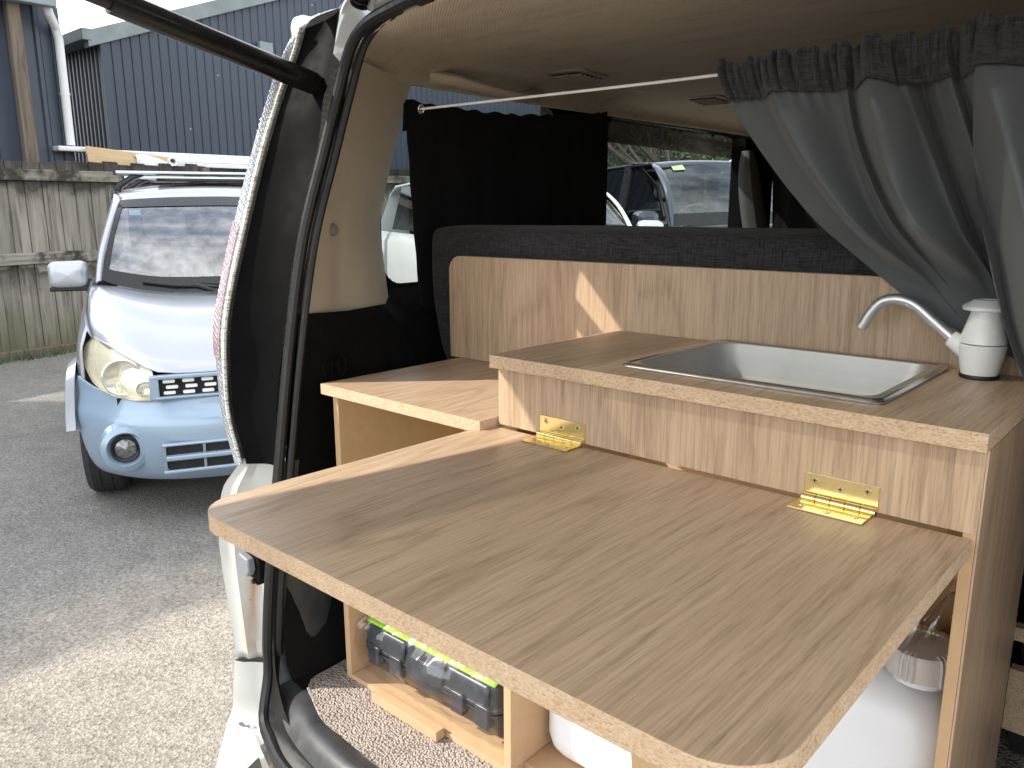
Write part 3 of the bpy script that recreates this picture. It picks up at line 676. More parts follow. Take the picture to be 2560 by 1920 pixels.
mb = MB(); mb.tube([(-.99, -.02, 1.035), (-1.0, -.30, 1.052), (-1.03, -.46, 1.075)], .008, 6); mb.tube([(-.985, .35, 1.03), (-.99, .02, 1.045), (-1.02, -.16, 1.06)], .008, 6)
mb.tube([(-.975, -.10, 1.02), (-1.0, -.2, 1.055)], .010, 6); o = mb.build('wiper', 'gloss_black', bc, local=True); o.parent = ws
# roof, pillars and sides
rt_ = cat([(-1.60, .565, 1.520), (-1.605, .45, 1.530), (-1.62, .25, 1.540), (-1.625, 0, 1.545)], 10)
def roofrow(x, e, ze, zc): return [(x, e*q, ze+(zc-ze)*(1-q**2.4)) for q in (1, .9, .8, .65, .5, .35, .2, .08, .03, 0)]
half = list(zip(*[[tuple(p) for p in rt_], roofrow(-1.80, .60, 1.565, 1.605), roofrow(-2.1, .62, 1.585, 1.640), roofrow(-2.6, .63, 1.59, 1.655), roofrow(-3.2, .62, 1.57, 1.635), roofrow(-3.6, .60, 1.50, 1.56)]))
half = [list(h) for h in half]; rows = half+[[(p[0], -p[1], p[2]) for p in r_] for r_ in half[-2::-1]]
mb = MB(); mb.grid(rows); mb.build('roof', 'silver_paint', bc, local=True, solid=.01)
mb = MB()
for xa, xb in ((-1.9, -2.5),):
    mb.add([(xa, -.36, 1.645), (xa, .36, 1.645), (xb, .36, 1.668), (xb, -.36, 1.668)], [(0, 1, 2, 3)])
mb.build('sunroof', 'gloss_black', bc, local=True, solid=.02)
for s in (-1, 1):
    # A pillar
    A = [(-1.10, .70, 1.06), (-1.30, .685, 1.24), (-1.62, .625, 1.49), (-1.80, .62, 1.55)]; B = [(-1.085, .665, 1.085), (-1.25, .642, 1.235), (-1.60, .565, 1.520), (-1.80, .60, 1.565)]
    rows = strip([(x, s*y, z) for x, y, z in A], [(x, s*y, z) for x, y, z in B], 14, 4, (.02, s*.008, .01))
    mb = MB(); mb.grid(rows); mb.build('pillar', 'silver_paint', bc, local=True, solid=.01)
    # gutter strip
    mb = MB(); mb.tube([(-1.66, s*.605, 1.535), (-1.82, s*.612, 1.574), (-2.1, s*.63, 1.596), (-2.6, s*.64, 1.601), (-3.3, s*.62, 1.573)], .012, 6); mb.build('roof_gutter', 'gloss_black', bc, local=True)
    # side skin with wheel arch
    rows = []
    for x in (-.46, -.52, -.60, -.68, -.75, -.82, -.90, -1.0, -1.12, -1.5, -2.2, -2.7, -2.85, -3.0, -3.15, -3.3, -3.45, -3.7, -3.8):
        def arch(xc): 
            d = .37**2-(x-xc)**2; return .30+math.sqrt(d) if d > 0 else 0
        zb = max(.24, arch(-.75), arch(-3.0)); top = .90+(-.46-x)*.30 if x > -1.12 else 1.09
        yo = .06 if -1.2 < x < -.4 else .03
        ti = (x+.46)/-.66; qf = max(0, 1-(-.46-x)/.16); hb = .868+(1.062-.868)*min(1, max(0, ti))
        rows.append([(x, s*(.676+.03*min(1, max(0, ti*2))), hb-.004) if x > -1.14 else (x, s*.70, 1.09), (x, s*(.72-qf*.02), min(top, 1.085)), (x, s*(.755-qf*.022), top-.08), (x, s*(.775-qf*.036), .78), (x, s*(.785-qf*.046), max(.62, zb+.02)), (x, s*(.785-qf*.03), zb)])
    mb = MB(); mb.grid(rows); mb.build('side_panel', 'silver_paint', bc, local=True, solid=.01)
    # wheel arch flare
    prof = []
    for a in [R(18+i*12) for i in range(13)]:
        cx, cz = -.75-.37*math.cos(a), .30+.37*math.sin(a); ox, oz = -.75-.44*math.cos(a), .30+.44*math.sin(a)
        prof.append([(cx, s*.70, cz), (cx, s*.815, cz), ((cx+ox)/2, s*.825, (cz+oz)/2), (ox, s*.78, oz)])
    mb = MB(); mb.grid(prof); mb.build('arch_flare', 'silver_paint', bc, local=True)
    # side windows and door upper
    mb = MB(); mb.add([(-1.30, s*.70, 1.09), (-3.6, s*.72, 1.09), (-3.45, s*.62, 1.54), (-1.78, s*.625, 1.54)], [(0, 1, 2, 3)]); mb.build('side_window', 'side_glass', bc, local=True, smooth=False)
    # door mirror
    mb = MB(); rows = []
    for t, (ax, cz_, hy, hz) in enumerate(((-1.2945, 1.10, .006, .005), (-1.296, 1.10, .03, .022), (-1.299, 1.10, .062, .046), (-1.308, 1.101, .084, .062), (-1.325, 1.103, .098, .072), (-1.35, 1.104, .103, .077), (-1.40, 1.104, .102, .077), (-1.43, 1.104, .098, .072))):
        rows.append([(ax, s*(.855+q[0]*hy), cz_+q[1]*hz) for q in rrect(-1, 1, -1, 1, .45, 4)])
    mb.grid(rows, closed=True); o0 = len(mb.v)
    mb.add(rows[0], [tuple(range(len(rows[0])))]); mo = mb.build('mirror', 'silver_paint', bc, local=True)
    mb = MB(); mb.prism(rrect(s*.855-.095, s*.855+.095, 1.035, 1.172, .03), 'x', -1.437, -1.425); o = mb.build('mirror_glass', 'chrome', bc, local=True); o.parent = mo
    mb = MB(); mb.tube([(-1.36, s*.79, 1.05), (-1.33, s*.71, 1.05)], [.028, .035], 10); mb.prism(rrect(s*.855-.10, s*.855+.10, 1.012, 1.038, .01), 'x', -1.42, -1.315)
    o = mb.build('mirror_base', 'gloss_black', bc, local=True, bevel=.006); o.parent = mo
    wheel(bc, -.75, s*.69); wheel(bc, -3.0, s*.69)
mb = MB(); mb.box(-3.7, -.50, -.60, .60, .22, .60); mb.box(-1.25, -.2, -.58, .58, .25, .60); mb.build('underbody', 'dark_under', bc, local=True)
mb = MB(); mb.add([(-3.8, -.78, .25), (-3.8, .78, .25), (-3.8, .74, 1.0), (-3.6, .6, 1.52), (-3.6, -.6, 1.52), (-3.8, -.74, 1.0)], [(0, 1, 2, 3, 4, 5)]); mb.build('tailgate', 'silver_paint', bc, local=True)
interior(bc, -1.05, .62, 1.02, 1.55)
# roof bars
for xb in (-2.0, -2.85):
    mb = MB(); mb.prism(rrect(xb-.04, xb+.04, 1.688, 1.712, .010), 'y', -.60, .60)
    bar = mb.build('roof_bar', 'alu_bar', bc, local=True, bevel=.004)
    for s in (-1, 1):
        mb = MB(); mb.tube([(xb, s*.44, 1.690), (xb+.01, s*.50, 1.672), (xb+.02, s*.575, 1.622), (xb+.02, s*.60, 1.590)], [.012, .020, .022, .026], 8, flat=1.4)
        mb.box(xb-.03, xb+.07, s*.60-.02, s*.60+.02, 1.590, 1.606)
        o = mb.build('bar_foot', 'gloss_black', bc, local=True); o.parent = bar
        mb = MB(); mb.box(xb-.042, xb+.042, s*.60-.004 if s > 0 else -.612, .612 if s > 0 else -.596, 1.686, 1.714); o = mb.build('end_cap', 'gloss_black', bc, local=True); o.parent = bar

# --- simpler cars seen through the van's windows
def car(name, label, loc, head, paint, W, belt, top, cowl, xw, hood_z, length, glass='screen'):
    root = thing(name, label, 'car', loc, R(head))
    rows = []
    prof = [(-.12, .30, .80), (-.02, .42, .9), (0, .60, .93), (-.03, .78, .95), (-.10, hood_z-.10, .95), (-.25, hood_z-.02, .93), (-.6, hood_z+.03, .94), (cowl, belt-.02, .95)]
    for x, z, q in prof: rows.append([(x-.22*abs(s)**3.5*(1 if x > -.3 else .2), s*W*q, z-.05*abs(s)**3) for s in [-1+2*i/16 for i in range(17)]])
    mb = MB(); mb.grid(rows); mb.build('bonnet', paint, root, local=True, solid=.01)
    cb = [(cowl-.10*abs(s)**2, s*W*.90, belt+.0-.02*abs(s)) for s in [-1+2*i/12 for i in range(13)]]; ct = [(xw-.05*abs(s)**2+.0, s*W*.76, top-.05-.035*abs(s)**2) for s in [-1+2*i/12 for i in range(13)]]
    gr = [[tuple(Vector(cb[i]).lerp(Vector(ct[i]), t)+Vector((.05, 0, .03))*math.sin(math.pi*t)) for t in [j/6 for j in range(7)]] for i in range(13)]
    mb = MB(); mb.grid(gr); wsn = mb.build('windscreen', glass, root, local=True)
    mb = MB(); mb.add([(cowl-.15, -.55*W-.05, belt+.03), (cowl-.15, -.55*W+.05, belt+.03), (cowl-.10, -.55*W+.05, belt+.03), (cowl-.10, -.55*W-.05, belt+.03)], [(0, 1, 2, 3)])
    mb = MB(); t = .82; a = Vector(gr[1][5]); c = Vector(gr[2][5]); a2 = Vector(gr[1][6]); c2 = Vector(gr[2][6]); off = Vector((.012, 0, .006))
    mb.add([tuple(a.lerp(a2, .3)+off), tuple(c.lerp(c2, .3)+off), tuple(c.lerp(c2, .9)+off), tuple(a.lerp(a2, .9)+off)], [(0, 1, 2, 3)]); o = mb.build('sticker', 'sticker_yel', root, local=True); o.parent = wsn
    mb = MB(); mb.grid([[(p[0]+.004, p[1], p[2]+.004) for p in q[:2]] for q in gr]); mb.grid([[(p[0]+.004, p[1], p[2]+.004) for p in q[-2:]] for q in gr][:]) if False else None
    o = mb.build('glass_border', 'gloss_black', root, local=True); o.parent = wsn
    mb = MB(); rr = [[(x, s*W*q, z-.04*abs(s)**2.5) for s in [-1+2*i/12 for i in range(13)]] for x, q, z in ((xw-.0, .77, top-.05), (xw-.18, .80, top-.01), (xw-.7, .81, top), (-length+.5, .80, top-.02), (-length+.12, .78, top-.10))]
    mb.grid(rr); mb.build('roof', paint, root, local=True, solid=.02)
    for s in (-1, 1):
        lo = [(-.35, W*.955, .30), (-.32, W*.985, .60), (-.35, W*.96, hood_z-.10), (-.6, W*.945, hood_z)]
        st = [-.30, -.5, -.8, -1.1, cowl, cowl-.6, -2.2, -3.0, -length+.2, -length]
        rows = []
        for x in st:
            tz = hood_z-.06+(belt-hood_z+.04)*min(1, max(0, (-x-.3)/(-cowl-.3)))
            rows.append([(x, s*W*.93, tz), (x, s*W*.985, tz-.10), (x, s*W, .75), (x, s*W*.99, .45), (x, s*W*.96, .30)])
        mb = MB(); mb.grid(rows); mb.build('side_panel', paint, root, local=True, solid=.015)
        ax = cowl-.12
        # A pillar, window frames and glass
        mb = MB()
        pa = strip([(ax+.02, s*W*.93, belt-.03), ((ax+xw)/2, s*W*.875, (belt+top)/2), (xw-.12, s*W*.81, top-.07), (xw-.5, s*W*.815, top-.045)], [(cowl-.10, s*W*.885, belt+.0), ((cowl+xw)/2+.01, s*W*.83, (belt+top)/2+.02), (xw-.04, s*W*.765, top-.075), (xw-.5, s*W*.80, top-.02)], 14, 4, (.015, s*.02, 0))
        mb.grid(pa); mb.build('pillar', paint, root, local=True, solid=.015)
        mb = MB(); fx = [ax-.12, xw-.28, -2.25, -2.40, -2.46, -3.35, -3.40]
        mb.add([(fx[1]+.02, s*W*.82, top-.085), (ax-.06, s*W*.93, belt+.01), (-2.28, s*W*.935, belt+.01), (-2.30, s*W*.825, top-.085)], [(0, 1, 2, 3)])
        mb.build('side_window', 'side_glass', root, local=True, smooth=False)
        mb = MB(); mb.add([(-2.44, s*W*.825, top-.085), (-2.42, s*W*.935, belt+.01), (-3.5, s*W*.935, belt+.01), (-3.4, s*W*.825, top-.085)], [(0, 1, 2, 3)]); mb.build('side_window', 'side_glass', root, local=True, smooth=False)
        mb = MB(); mb.add([(-2.28, s*W*.94, belt-.02), (-2.44, s*W*.94, belt-.02), (-2.45, s*W*.82, top-.05), (-2.29, s*W*.82, top-.05)], [(0, 1, 2, 3)]); mb.build('pillar', 'gloss_black', root, local=True, smooth=False, solid=.02)
        mb = MB(); mb.tube([(ax-.08, s*(W*.93+.012), belt+.05), ((ax+xw)/2-.06, s*(W*.875+.018), (belt+top)/2+.02), (xw-.24, s*(W*.82+.02), top-.095), (-1.9, s*(W*.82+.02), top-.08), (-2.3, s*(W*.82+.02), top-.082)], .028, 8, flat=.5); mb.build('weather_shield', 'visor', root, local=True)
        # mirrors
        mb = MB(); rows = [[(ax-.02-.11*t, s*(W+.13)+q[0]*h, belt+.03+q[1]*h*.72) for q in rrect(-1, 1, -1, 1, .5, 4)] for t, h in ((0, .05), (.15, .10), (.5, .115), (1, .11))]
        mb.grid(rows, closed=True); mb.add(rows[0], [tuple(range(len(rows[0])))]); mb.add(rows[-1], [tuple(range(len(rows[0])))]); mb.tube([(ax-.05, s*(W+.03), belt), (ax-.05, s*(W*.93), belt)], .03, 8)
        mb.build('mirror', paint, root, local=True)
        for xx in (-.8, -length+.85): wheel(root, xx, s*(W-.11), .36, .24)
    mb = MB(); mb.box(-length+.2, -.35, -W*.8, W*.8, .28, .7); mb.build('underbody', 'dark_under', root, local=True)
    mb = MB(); mb.add([(-length, -W, .3), (-length, W, .3), (-length, W*.93, belt), (-length+.12, W*.78, top-.14), (-length+.12, -W*.78, top-.14), (-length, -W*.93, belt)], [(0, 1, 2, 3, 4, 5)]); mb.build('tailgate', paint, root, local=True)
    interior(root, cowl, W*.8, belt-.02, top)
    return root
car('white_car', 'white people carrier parked between the blue car and the dark four-wheel drive', (-2.40, 3.75, gz(3.7)), -28, 'white_car', .84, 1.20, 1.72, -1.0, -1.72, .92, 4.3)
car('dark_suv', 'dark grey four-wheel drive with weather shields parked beyond the white car', (-1.376, 5.48, gz(5.5)-.03), -30, 'suv_paint', .90, 1.24, 1.84, -1.25, -1.86, 1.10, 4.7, 'suv_screen')

# ------------------------------------------------------------------ trees beyond the yard
def branch(mb, p, d, ln, r, lv, rnd):
    pts = [Vector(p)]; dd = Vector(d)
    for i in range(4):
        dd = (dd+Vector((rnd.uniform(-.25, .25), rnd.uniform(-.25, .25), rnd.uniform(-.12, .22)))).normalized(); pts.append(pts[-1]+dd*ln/4)
    mb.tube(pts, [r, r*.88, r*.76, r*.66, r*.52], 5, cap=False)
    if lv == 0: return
    for k in range(rnd.choice((3, 4))):
        q = pts[rnd.choice((2, 3, 4, 4))]; nd = (dd+Vector((rnd.uniform(-1, 1), rnd.uniform(-1, 1), rnd.uniform(-.5, .6)))).normalized()
        branch(mb, q, nd, ln*rnd.uniform(.55, .8), r*.5, lv-1, rnd)
bt = thing('bare_tree', 'leafless spreading tree beyond the dark four-wheel drive', 'tree', (-9.3, 16.0, .26))
mb = MB(); mb.tube([(-9.3, 16, 0), (-9.35, 16.05, 1.3), (-9.25, 16, 2.4)], [.24, .19, .16], 9); mb.build('trunk', 'bark', bt)
mb = MB(); rnd = random.Random(11)
for k in range(7): branch(mb, (-9.3, 16, 1.6+.12*k), (math.cos(k*.95)*.9, math.sin(k*.95)*.9, .45), rnd.uniform(1.5, 2.3), .085, 4, rnd)
mb.build('crown', 'bark', bt)
def leafy(loc, r, h, leaf, label, seed, n=5200):
    rnd = random.Random(seed); t = thing('evergreen_tree', label, 'tree', loc, group='trees beyond the yard')
    mb = MB(); x, y, z = loc; mb.tube([(x, y, z), (x+.1, y, z+h*.35), (x, y+.1, z+h*.7)], [.2, .15, .08], 8)
    for k in range(6):
        a = k*1.05; mb.tube([(x, y, z+h*.3), (x+math.cos(a)*r*.4, y+math.sin(a)*r*.4, z+h*.55), (x+math.cos(a)*r*.75, y+math.sin(a)*r*.75, z+h*.7)], [.07, .05, .02], 5)
    mb.build('trunk', 'bark', t)
    cl = [(Vector((rnd.gauss(0, .45)*r, rnd.gauss(0, .45)*r, h*(.55+rnd.uniform(-.42, .42)))), rnd.uniform(.25, .5)*r) for _ in range(26)]
    mb = MB()
    for i in range(n):
        c, cr_ = rnd.choice(cl); d = Vector((rnd.gauss(0, 1), rnd.gauss(0, 1), rnd.gauss(0, .8))).normalized()*cr_*(rnd.random()**.4); p = Vector(loc)+c+d
        if p.z < loc[2]+.1: continue
        s = rnd.uniform(.04, .085); a = Vector((rnd.gauss(0, 1), rnd.gauss(0, 1), rnd.gauss(0, 1))).normalized(); b_ = a.orthogonal().normalized()
        mb.add([tuple(p-a*s), tuple(p+b_*s*.5), tuple(p+a*s), tuple(p-b_*s*.5)], [(0, 1, 2, 3)])
    mb.build('crown', leaf, t, smooth=False)
leafy((-7.3, 15.2, .26), 1.5, 3.4, 'leaf', 'dense green tree right of the bare tree, beyond the four-wheel drive', 21)
leafy((-5.7, 15.6, .26), 1.6, 3.6, 'leaf2', 'olive leaved tree behind the roof of the dark four-wheel drive', 22)
leafy((-11.6, 18.5, .26), 2.2, 3.6, 'leaf2', 'low olive tree behind the bare tree', 23)
leafy((-4.1, 16.6, .26), 1.9, 4.2, 'leaf', 'tall green tree at the right of the row beyond the yard', 24)
leafy((-8.6, 18.8, .26), 2.4, 3.2, 'leaf', 'dark green tree half hidden behind the bare tree', 25)

# ------------------------------------------------------------------ the van
van = thing('white_van', 'white van with open tailgate, fitted out as a camper with a kitchen in the rear', 'van', (.15, .3, 0))
SEAL = [(0.368,-0.055,0.477), (0.015,-0.035,0.475), (-0.110,-0.019,0.474), (-0.195,0.017,0.481), (-0.291,0.046,0.480), (-0.348,0.054,0.456), (-0.386,0.055,0.394), (-0.406,0.031,0.290), (-0.420,-0.010,0.146), (-0.429,-0.043,-0.031), (-0.434,-0.074,-0.231), (-0.439,-0.100,-0.403), (-0.449,-0.112,-0.553), (-0.451,-0.114,-0.623), (-0.430,-0.142,-0.690), (-0.370,-0.166,-0.697), (-0.290,-0.186,-0.700), (-0.100,-0.200,-0.700), (0.350,-0.202,-0.700)]
MX = .32     # mirror plane for the right-hand half, out of the photo
def mir(L_): return [(MX-(x-MX), y, z) for x, y, z in L_]
full = SEAL+mir(SEAL)[::-1][1:-1]
mb = K(); P = cat(SEAL[2:], 130); mb.tube([tuple(p) for p in P], .0095, 10); mb.tube([tuple(p+Vector((.012, .016, 0))) for p in P[:78]], .0065, 8)
mb.tube([tuple(p) for p in cat(SEAL[:3], 12)], .0095, 8); mb.tube([tuple(p) for p in cat(mir(SEAL[:16]), 60)], .0095, 8)
mb.build('door_seal', 'rubber', van)
mb = K(); mb.grid(strip([tuple(Vector(p)+Vector((.006, .012, 0))) for p in SEAL[5:15]], [(-.372,.085,.44), (-.401,.079,.41), (-.424,.051,.286), (-.433,.012,.146), (-.442,-.014,.008), (-.445,-.036,-.231), (-.446,-.055,-.403), (-.448,-.072,-.553), (-.446,-.082,-.63), (-.425,-.10,-.68)], 60, 3)); mb.build('pillar_channel', 'rubber', van)
# beige pillar trim
TL = [(-0.372,0.074,0.443), (-0.392,0.071,0.413), (-0.419,0.037,0.284), (-0.428,-0.002,0.146), (-0.436,-0.030,0.020)]
TM = [(-.465,.18,.452), (-.47,.17,.423), (-.478,.13,.288), (-.482,.10,.144), (-.485,.085,.012)]
TR = [(-.56,.355,.455), (-.56,.335,.41), (-.57,.299,.284), (-.572,.268,.173), (-.55,.266,.004)]
a, c, e = cat(TL, 40), cat(TM, 40), cat(TR, 40); rows = []
for i in range(40):
    r_ = []
    for j in range(17):
        t = j/16; p = a[i]*(1-t)**2+c[i]*2*t*(1-t)*1.0+e[i]*t*t
        dip = -.006*math.exp(-((t-.52)/.07)**2)*max(0, min(1, (i-12)/14)) + .004*math.exp(-((t-.80)/.08)**2)*max(0, min(1, (i-18)/14))
        r_.append(tuple(p+Vector((dip, -dip*.3, 0))))
    r_.append(tuple(e[i]+Vector((-.03, .035, 0)))); r_.append(tuple(e[i]+Vector((-.06, .04, 0)))); rows.append(r_)
mb = K(); mb.grid(rows); trim = mb.build('pillar_trim', 'beige_trim', van)
mb = K(); hp = Vector(rows[26][6]); nr = Vector((.83, -.5, .1)).normalized()
mb.lathe([(.0, .008), (.006, .008), (.0105, .005), (.012, -.002)], (0, 0, 0), 'x', 18); mb.dz = 0
tmp = mb.v; rot = Vector((1, 0, 0)).rotation_difference(nr); mb.v = [tuple(rot @ (Vector(q)-Vector((0, 0, G)))+hp+Vector((0, 0, G))) for q in tmp]
hk = mb.build('coat_hook', 'hook_grey', van); hk.parent = trim; WL[hk.name] = WL[trim.name]
# black lower side trim
LL = [(-0.436,-0.026,0.022), (-0.444,-0.035,-0.087), (-0.444,-0.055,-0.230), (-0.444,-0.078,-0.402), (-0.434,-0.088,-0.517), (-0.420,-0.093,-0.619), (-0.381,-0.088,-0.641)]
LM = [(-.480,.12,.012), (-.475,.11,-.10), (-.475,.10,-.25), (-.46,.06,-.43), (-.45,.03,-.55), (-.43,-.01,-.64), (-.415,-.04,-.662)]
LR = [(-.545,.262,.008), (-.50,.30,-.10), (-.48,.30,-.25), (-.46,.28,-.43), (-.45,.25,-.55), (-.44,.22,-.64), (-.43,.2,-.662)]
rows = [[tuple(p) for p in (x, x*.5+y*.5, y, y*.5+z*.5, z)] for x, y, z in zip(cat(LL, 24), cat(LM, 24), cat(LR, 24))]
mb = K(); mb.grid(rows); lt = mb.build('side_trim', 'black_trim', van)
mb = K(); mb.grid([[(-.545,.262,.004), (-.585,.30,.02), (-.60,.32,.032), (-.60,1.1,.032)], [(-.50,.30,-.10), (-.535,.36,-.06), (-.54,.42,-.03), (-.54,1.1,-.03)], [(-.46,.28,-.43), (-.47,.36,-.43), (-.48,.42,-.43), (-.48,1.1,-.43)], [(-.43,.2,-.662), (-.43,.36,-.662), (-.44,.42,-.662), (-.44,1.1,-.662)]]); mb.build('quarter_trim', 'black_trim', van)
mb = K(); c0 = Vector((-.4700, .069, -.085))
mb.tube([(c0.x+.010, c0.y+.0255*math.cos(t), c0.z+.0255*math.sin(t)) for t in [2*math.pi*k/30 for k in range(31)]], .0022, 6)
for q in (-.008, .008): mb.box(c0.x+.006, c0.x+.013, c0.y+q-.0015, c0.y+q+.0015, c0.z-.018, c0.z+.018)
mb.box(c0.x+.006, c0.x+.012, c0.y-.010, c0.y+.010, c0.z-.021, c0.z-.017); o = mb.build('access_cover', 'black_trim', van); o.parent = lt; WL[o.name] = WL[lt.name]
# headliner: rounded at the sides, gently arched, with a drop at the rear header
rows = []
for y, zc, zs, xs_ in ((.0, .487, .440, -.42), (.03, .495, .448, -.432), (.09, .502, .455, -.45), (.16, .508, .458, -.49), (.30, .512, .458, -.548), (.5, .515, .459, -.575), (.8, .516, .460, -.585), (1.2, .515, .462, -.59), (1.7, .510, .465, -.59), (2.2, .50, .462, -.59), (2.7, .47, .43, -.57)):
    half = [(xs_, y, zs-.012), (xs_+.003, y, zs), (xs_+.014, y, zs+(zc-zs)*.36), (xs_+.040, y, zs+(zc-zs)*.62), (xs_+.085, y, zs+(zc-zs)*.80), (xs_+.17, y, zs+(zc-zs)*.90), (xs_+.32, y, zs+(zc-zs)*.97), (MX-.2, y, zc)]
    hl_ = half+[(2*MX-p[0], p[1], p[2]) for p in half[::-1]]; rows.append(hl_)
# the rear edge follows the door seal
def clampseal(p):
    x, y, z = p; return p
rear = []
sp_ = cat([(-0.406,0.058,0.417), (-0.384,0.066,0.438), (-0.348,0.060,0.465), (-0.291,0.052,0.486), (-0.195,0.024,0.489), (-0.110,-0.013,0.480), (0.015,-0.030,0.480), (MX-.2, 0, .494)], 8)
for p in sp_: rear.append(tuple(p+Vector((.006, .004, -.004))))
rear = rear+[(2*MX-p[0], p[1], p[2]) for p in rear[::-1]]
rows = [rear]+rows[3:]
mb = K(); mb.grid(rows); hd = mb.build('headliner', 'headliner', van, sub=1, solid=.012)
# grab handle, roof vent, lamp
mb = K(); mb.tube([(-.545,.40,.468), (-.515,.44,.462), (-.503,.52,.452), (-.503,.60,.448), (-.512,.68,.452), (-.54,.735,.464)], [.014, .013, .012, .012, .013, .016], 10, flat=1.5); o = mb.build('grab_handle', 'beige_trim', van)
def roofbox(name, c, w_, d, h, rot, mat, slots=0):
    mb = MB(); Rm = Matrix.Rotation(R(rot), 3, 'Z'); C = Vector(c)+Vector((0, 0, G))
    t = MB(); t.prism(rrect(-w_/2, w_/2, -d/2, d/2, min(w_, d)*.25), 'z', -h, .004)
    mb.add([tuple(Rm @ Vector(q)+C) for q in t.v], t.f); o = mb.build(name, mat, van, bevel=.004)
    if slots:
        t = MB(); t.box(-w_*.34, w_*.34, -d*.36, d*.36, -h-.001, -h+.001); mb = MB(); mb.add([tuple(Rm @ Vector(q)+C) for q in t.v], t.f)
        s = mb.build('vent_opening', 'dark_void', van); s.parent = o
        for k in range(slots):
            t = MB(); y = -d*.28+d*.56*k/(slots-1); t.box(-w_*.34, w_*.34, y-.0025, y+.0025, -h-.006, -h+.001); t.box(-.003, .003, y-.01, y+.01, -h-.005, -h) if k == 0 else None
            mb = MB(); mb.add([tuple(Rm @ Vector(q)+C) for q in t.v], t.f); s = mb.build('vent_slat', 'beige_dark', van); s.parent = o
    return o
roofbox('roof_vent', (-.42, .74, .502), .10, .15, .010, 8, 'beige_dark', 5)
roofbox('roof_lamp', (-.47, 1.06, .503), .05, .12, .008, 6, 'beige_dark')
roofbox('roof_vent', (-.40, 1.32, .506), .11, .17, .012, 8, 'beige_dark', 4)
# floor carpet, sill
mb = K(); inn = [(-.415,-.04,-.648), (-.408,-.063,-.648), (-.348,-.089,-.648), (-.294,-.109,-.648), (-.245,-.114,-.648), (-.182,-.118,-.648), (-.126,-.12,-.648), (.35,-.122,-.648), (.92,-.122,-.648)]
mb.add([(x, y, z-.001) for x, y, z in inn]+[(.92, 2.4, -.649), (-.44, 2.4, -.649), (-.43, .2, -.649)], [tuple(range(len(inn)+3))]); mb.build('carpet', 'carpet', van, smooth=False)
s_in = [(-.455,.06,-.44), (-.447,.02,-.55), (-.432,-.03,-.632), (-.408,-.066,-.646), (-.348,-.092,-.646), (-.294,-.112,-.646), (-.245,-.117,-.646), (-.182,-.121,-.646), (-.126,-.123,-.646), (.35,-.125,-.646), (.90,-.125,-.646)]
s_out = [(-.442,-.080,-.44), (-.445,-.092,-.56), (-.442,-.105,-.63), (-.415,-.118,-.66), (-.35,-.148,-.668), (-.305,-.160,-.67), (-.264,-.168,-.67), (-.21,-.175,-.67), (-.13,-.180,-.67), (.35,-.183,-.67), (.90,-.183,-.67)]
mb = K(); sr = strip(s_in, s_out, 60, 8)
for i, r_ in enumerate(sr):
    k = min(1, max(0, (i-6)/14)); sr[i] = [(p[0]+.008*(1-k)*math.sin(math.pi*j/8), p[1]-.006*k*math.sin(math.pi*j/8), p[2]+.020*k*math.sin(math.pi*j/8)) for j, p in enumerate(r_)]
mb.grid(sr); so = mb.build('sill_trim', 'sill_black', van)
mb = K(); mb.grid(strip([(x+.003, y+.004, z) for x, y, z in SEAL[10:]], [(-.424,-.040,-.231), (-.428,-.070,-.403)]+[(x+.004, y+.004, z-.002) for x, y, z in s_out[1:]], 70, 3)); mb.build('sill_edge', 'rubber', van)
# black pillar garnish with satin finish
BR = [(-0.415,0.089,0.529), (-0.401,0.068,0.458), (-0.413,0.043,0.387), (-0.427,0.031,0.291), (-0.440,-0.010,0.146), (-0.450,-0.044,-0.034), (-0.455,-0.062,-0.155), (-0.455,-0.071,-0.242)]
LI = [(-0.492,0.062,0.501), (-0.506,0.055,0.461), (-0.520,0.027,0.384), (-0.530,-0.007,0.287), (-0.534,-0.043,0.177), (-0.539,-0.076,0.066), (-0.539,-0.094,-0.012), (-0.539,-0.100,-0.094), (-0.530,-0.104,-0.159), (-0.506,-0.101,-0.242)]
LO = [(-0.444,0.101,0.532), (-0.472,0.083,0.525), (-0.501,0.065,0.511), (-0.520,0.042,0.465), (-0.539,0.016,0.389), (-0.558,-0.011,0.295), (-0.568,-0.046,0.184), (-0.573,-0.076,0.080), (-0.575,-0.096,0.001), (-0.570,-0.098,-0.073), (-0.560,-0.098,-0.165), (-0.525,-0.100,-0.242)]
mb = K(); mb.grid(strip(BR, [(x+.004, y+.003, z) for x, y, z in LI], 50, 8, (.002, .010, 0))); mb.build('pillar_garnish', 'garnish', van)
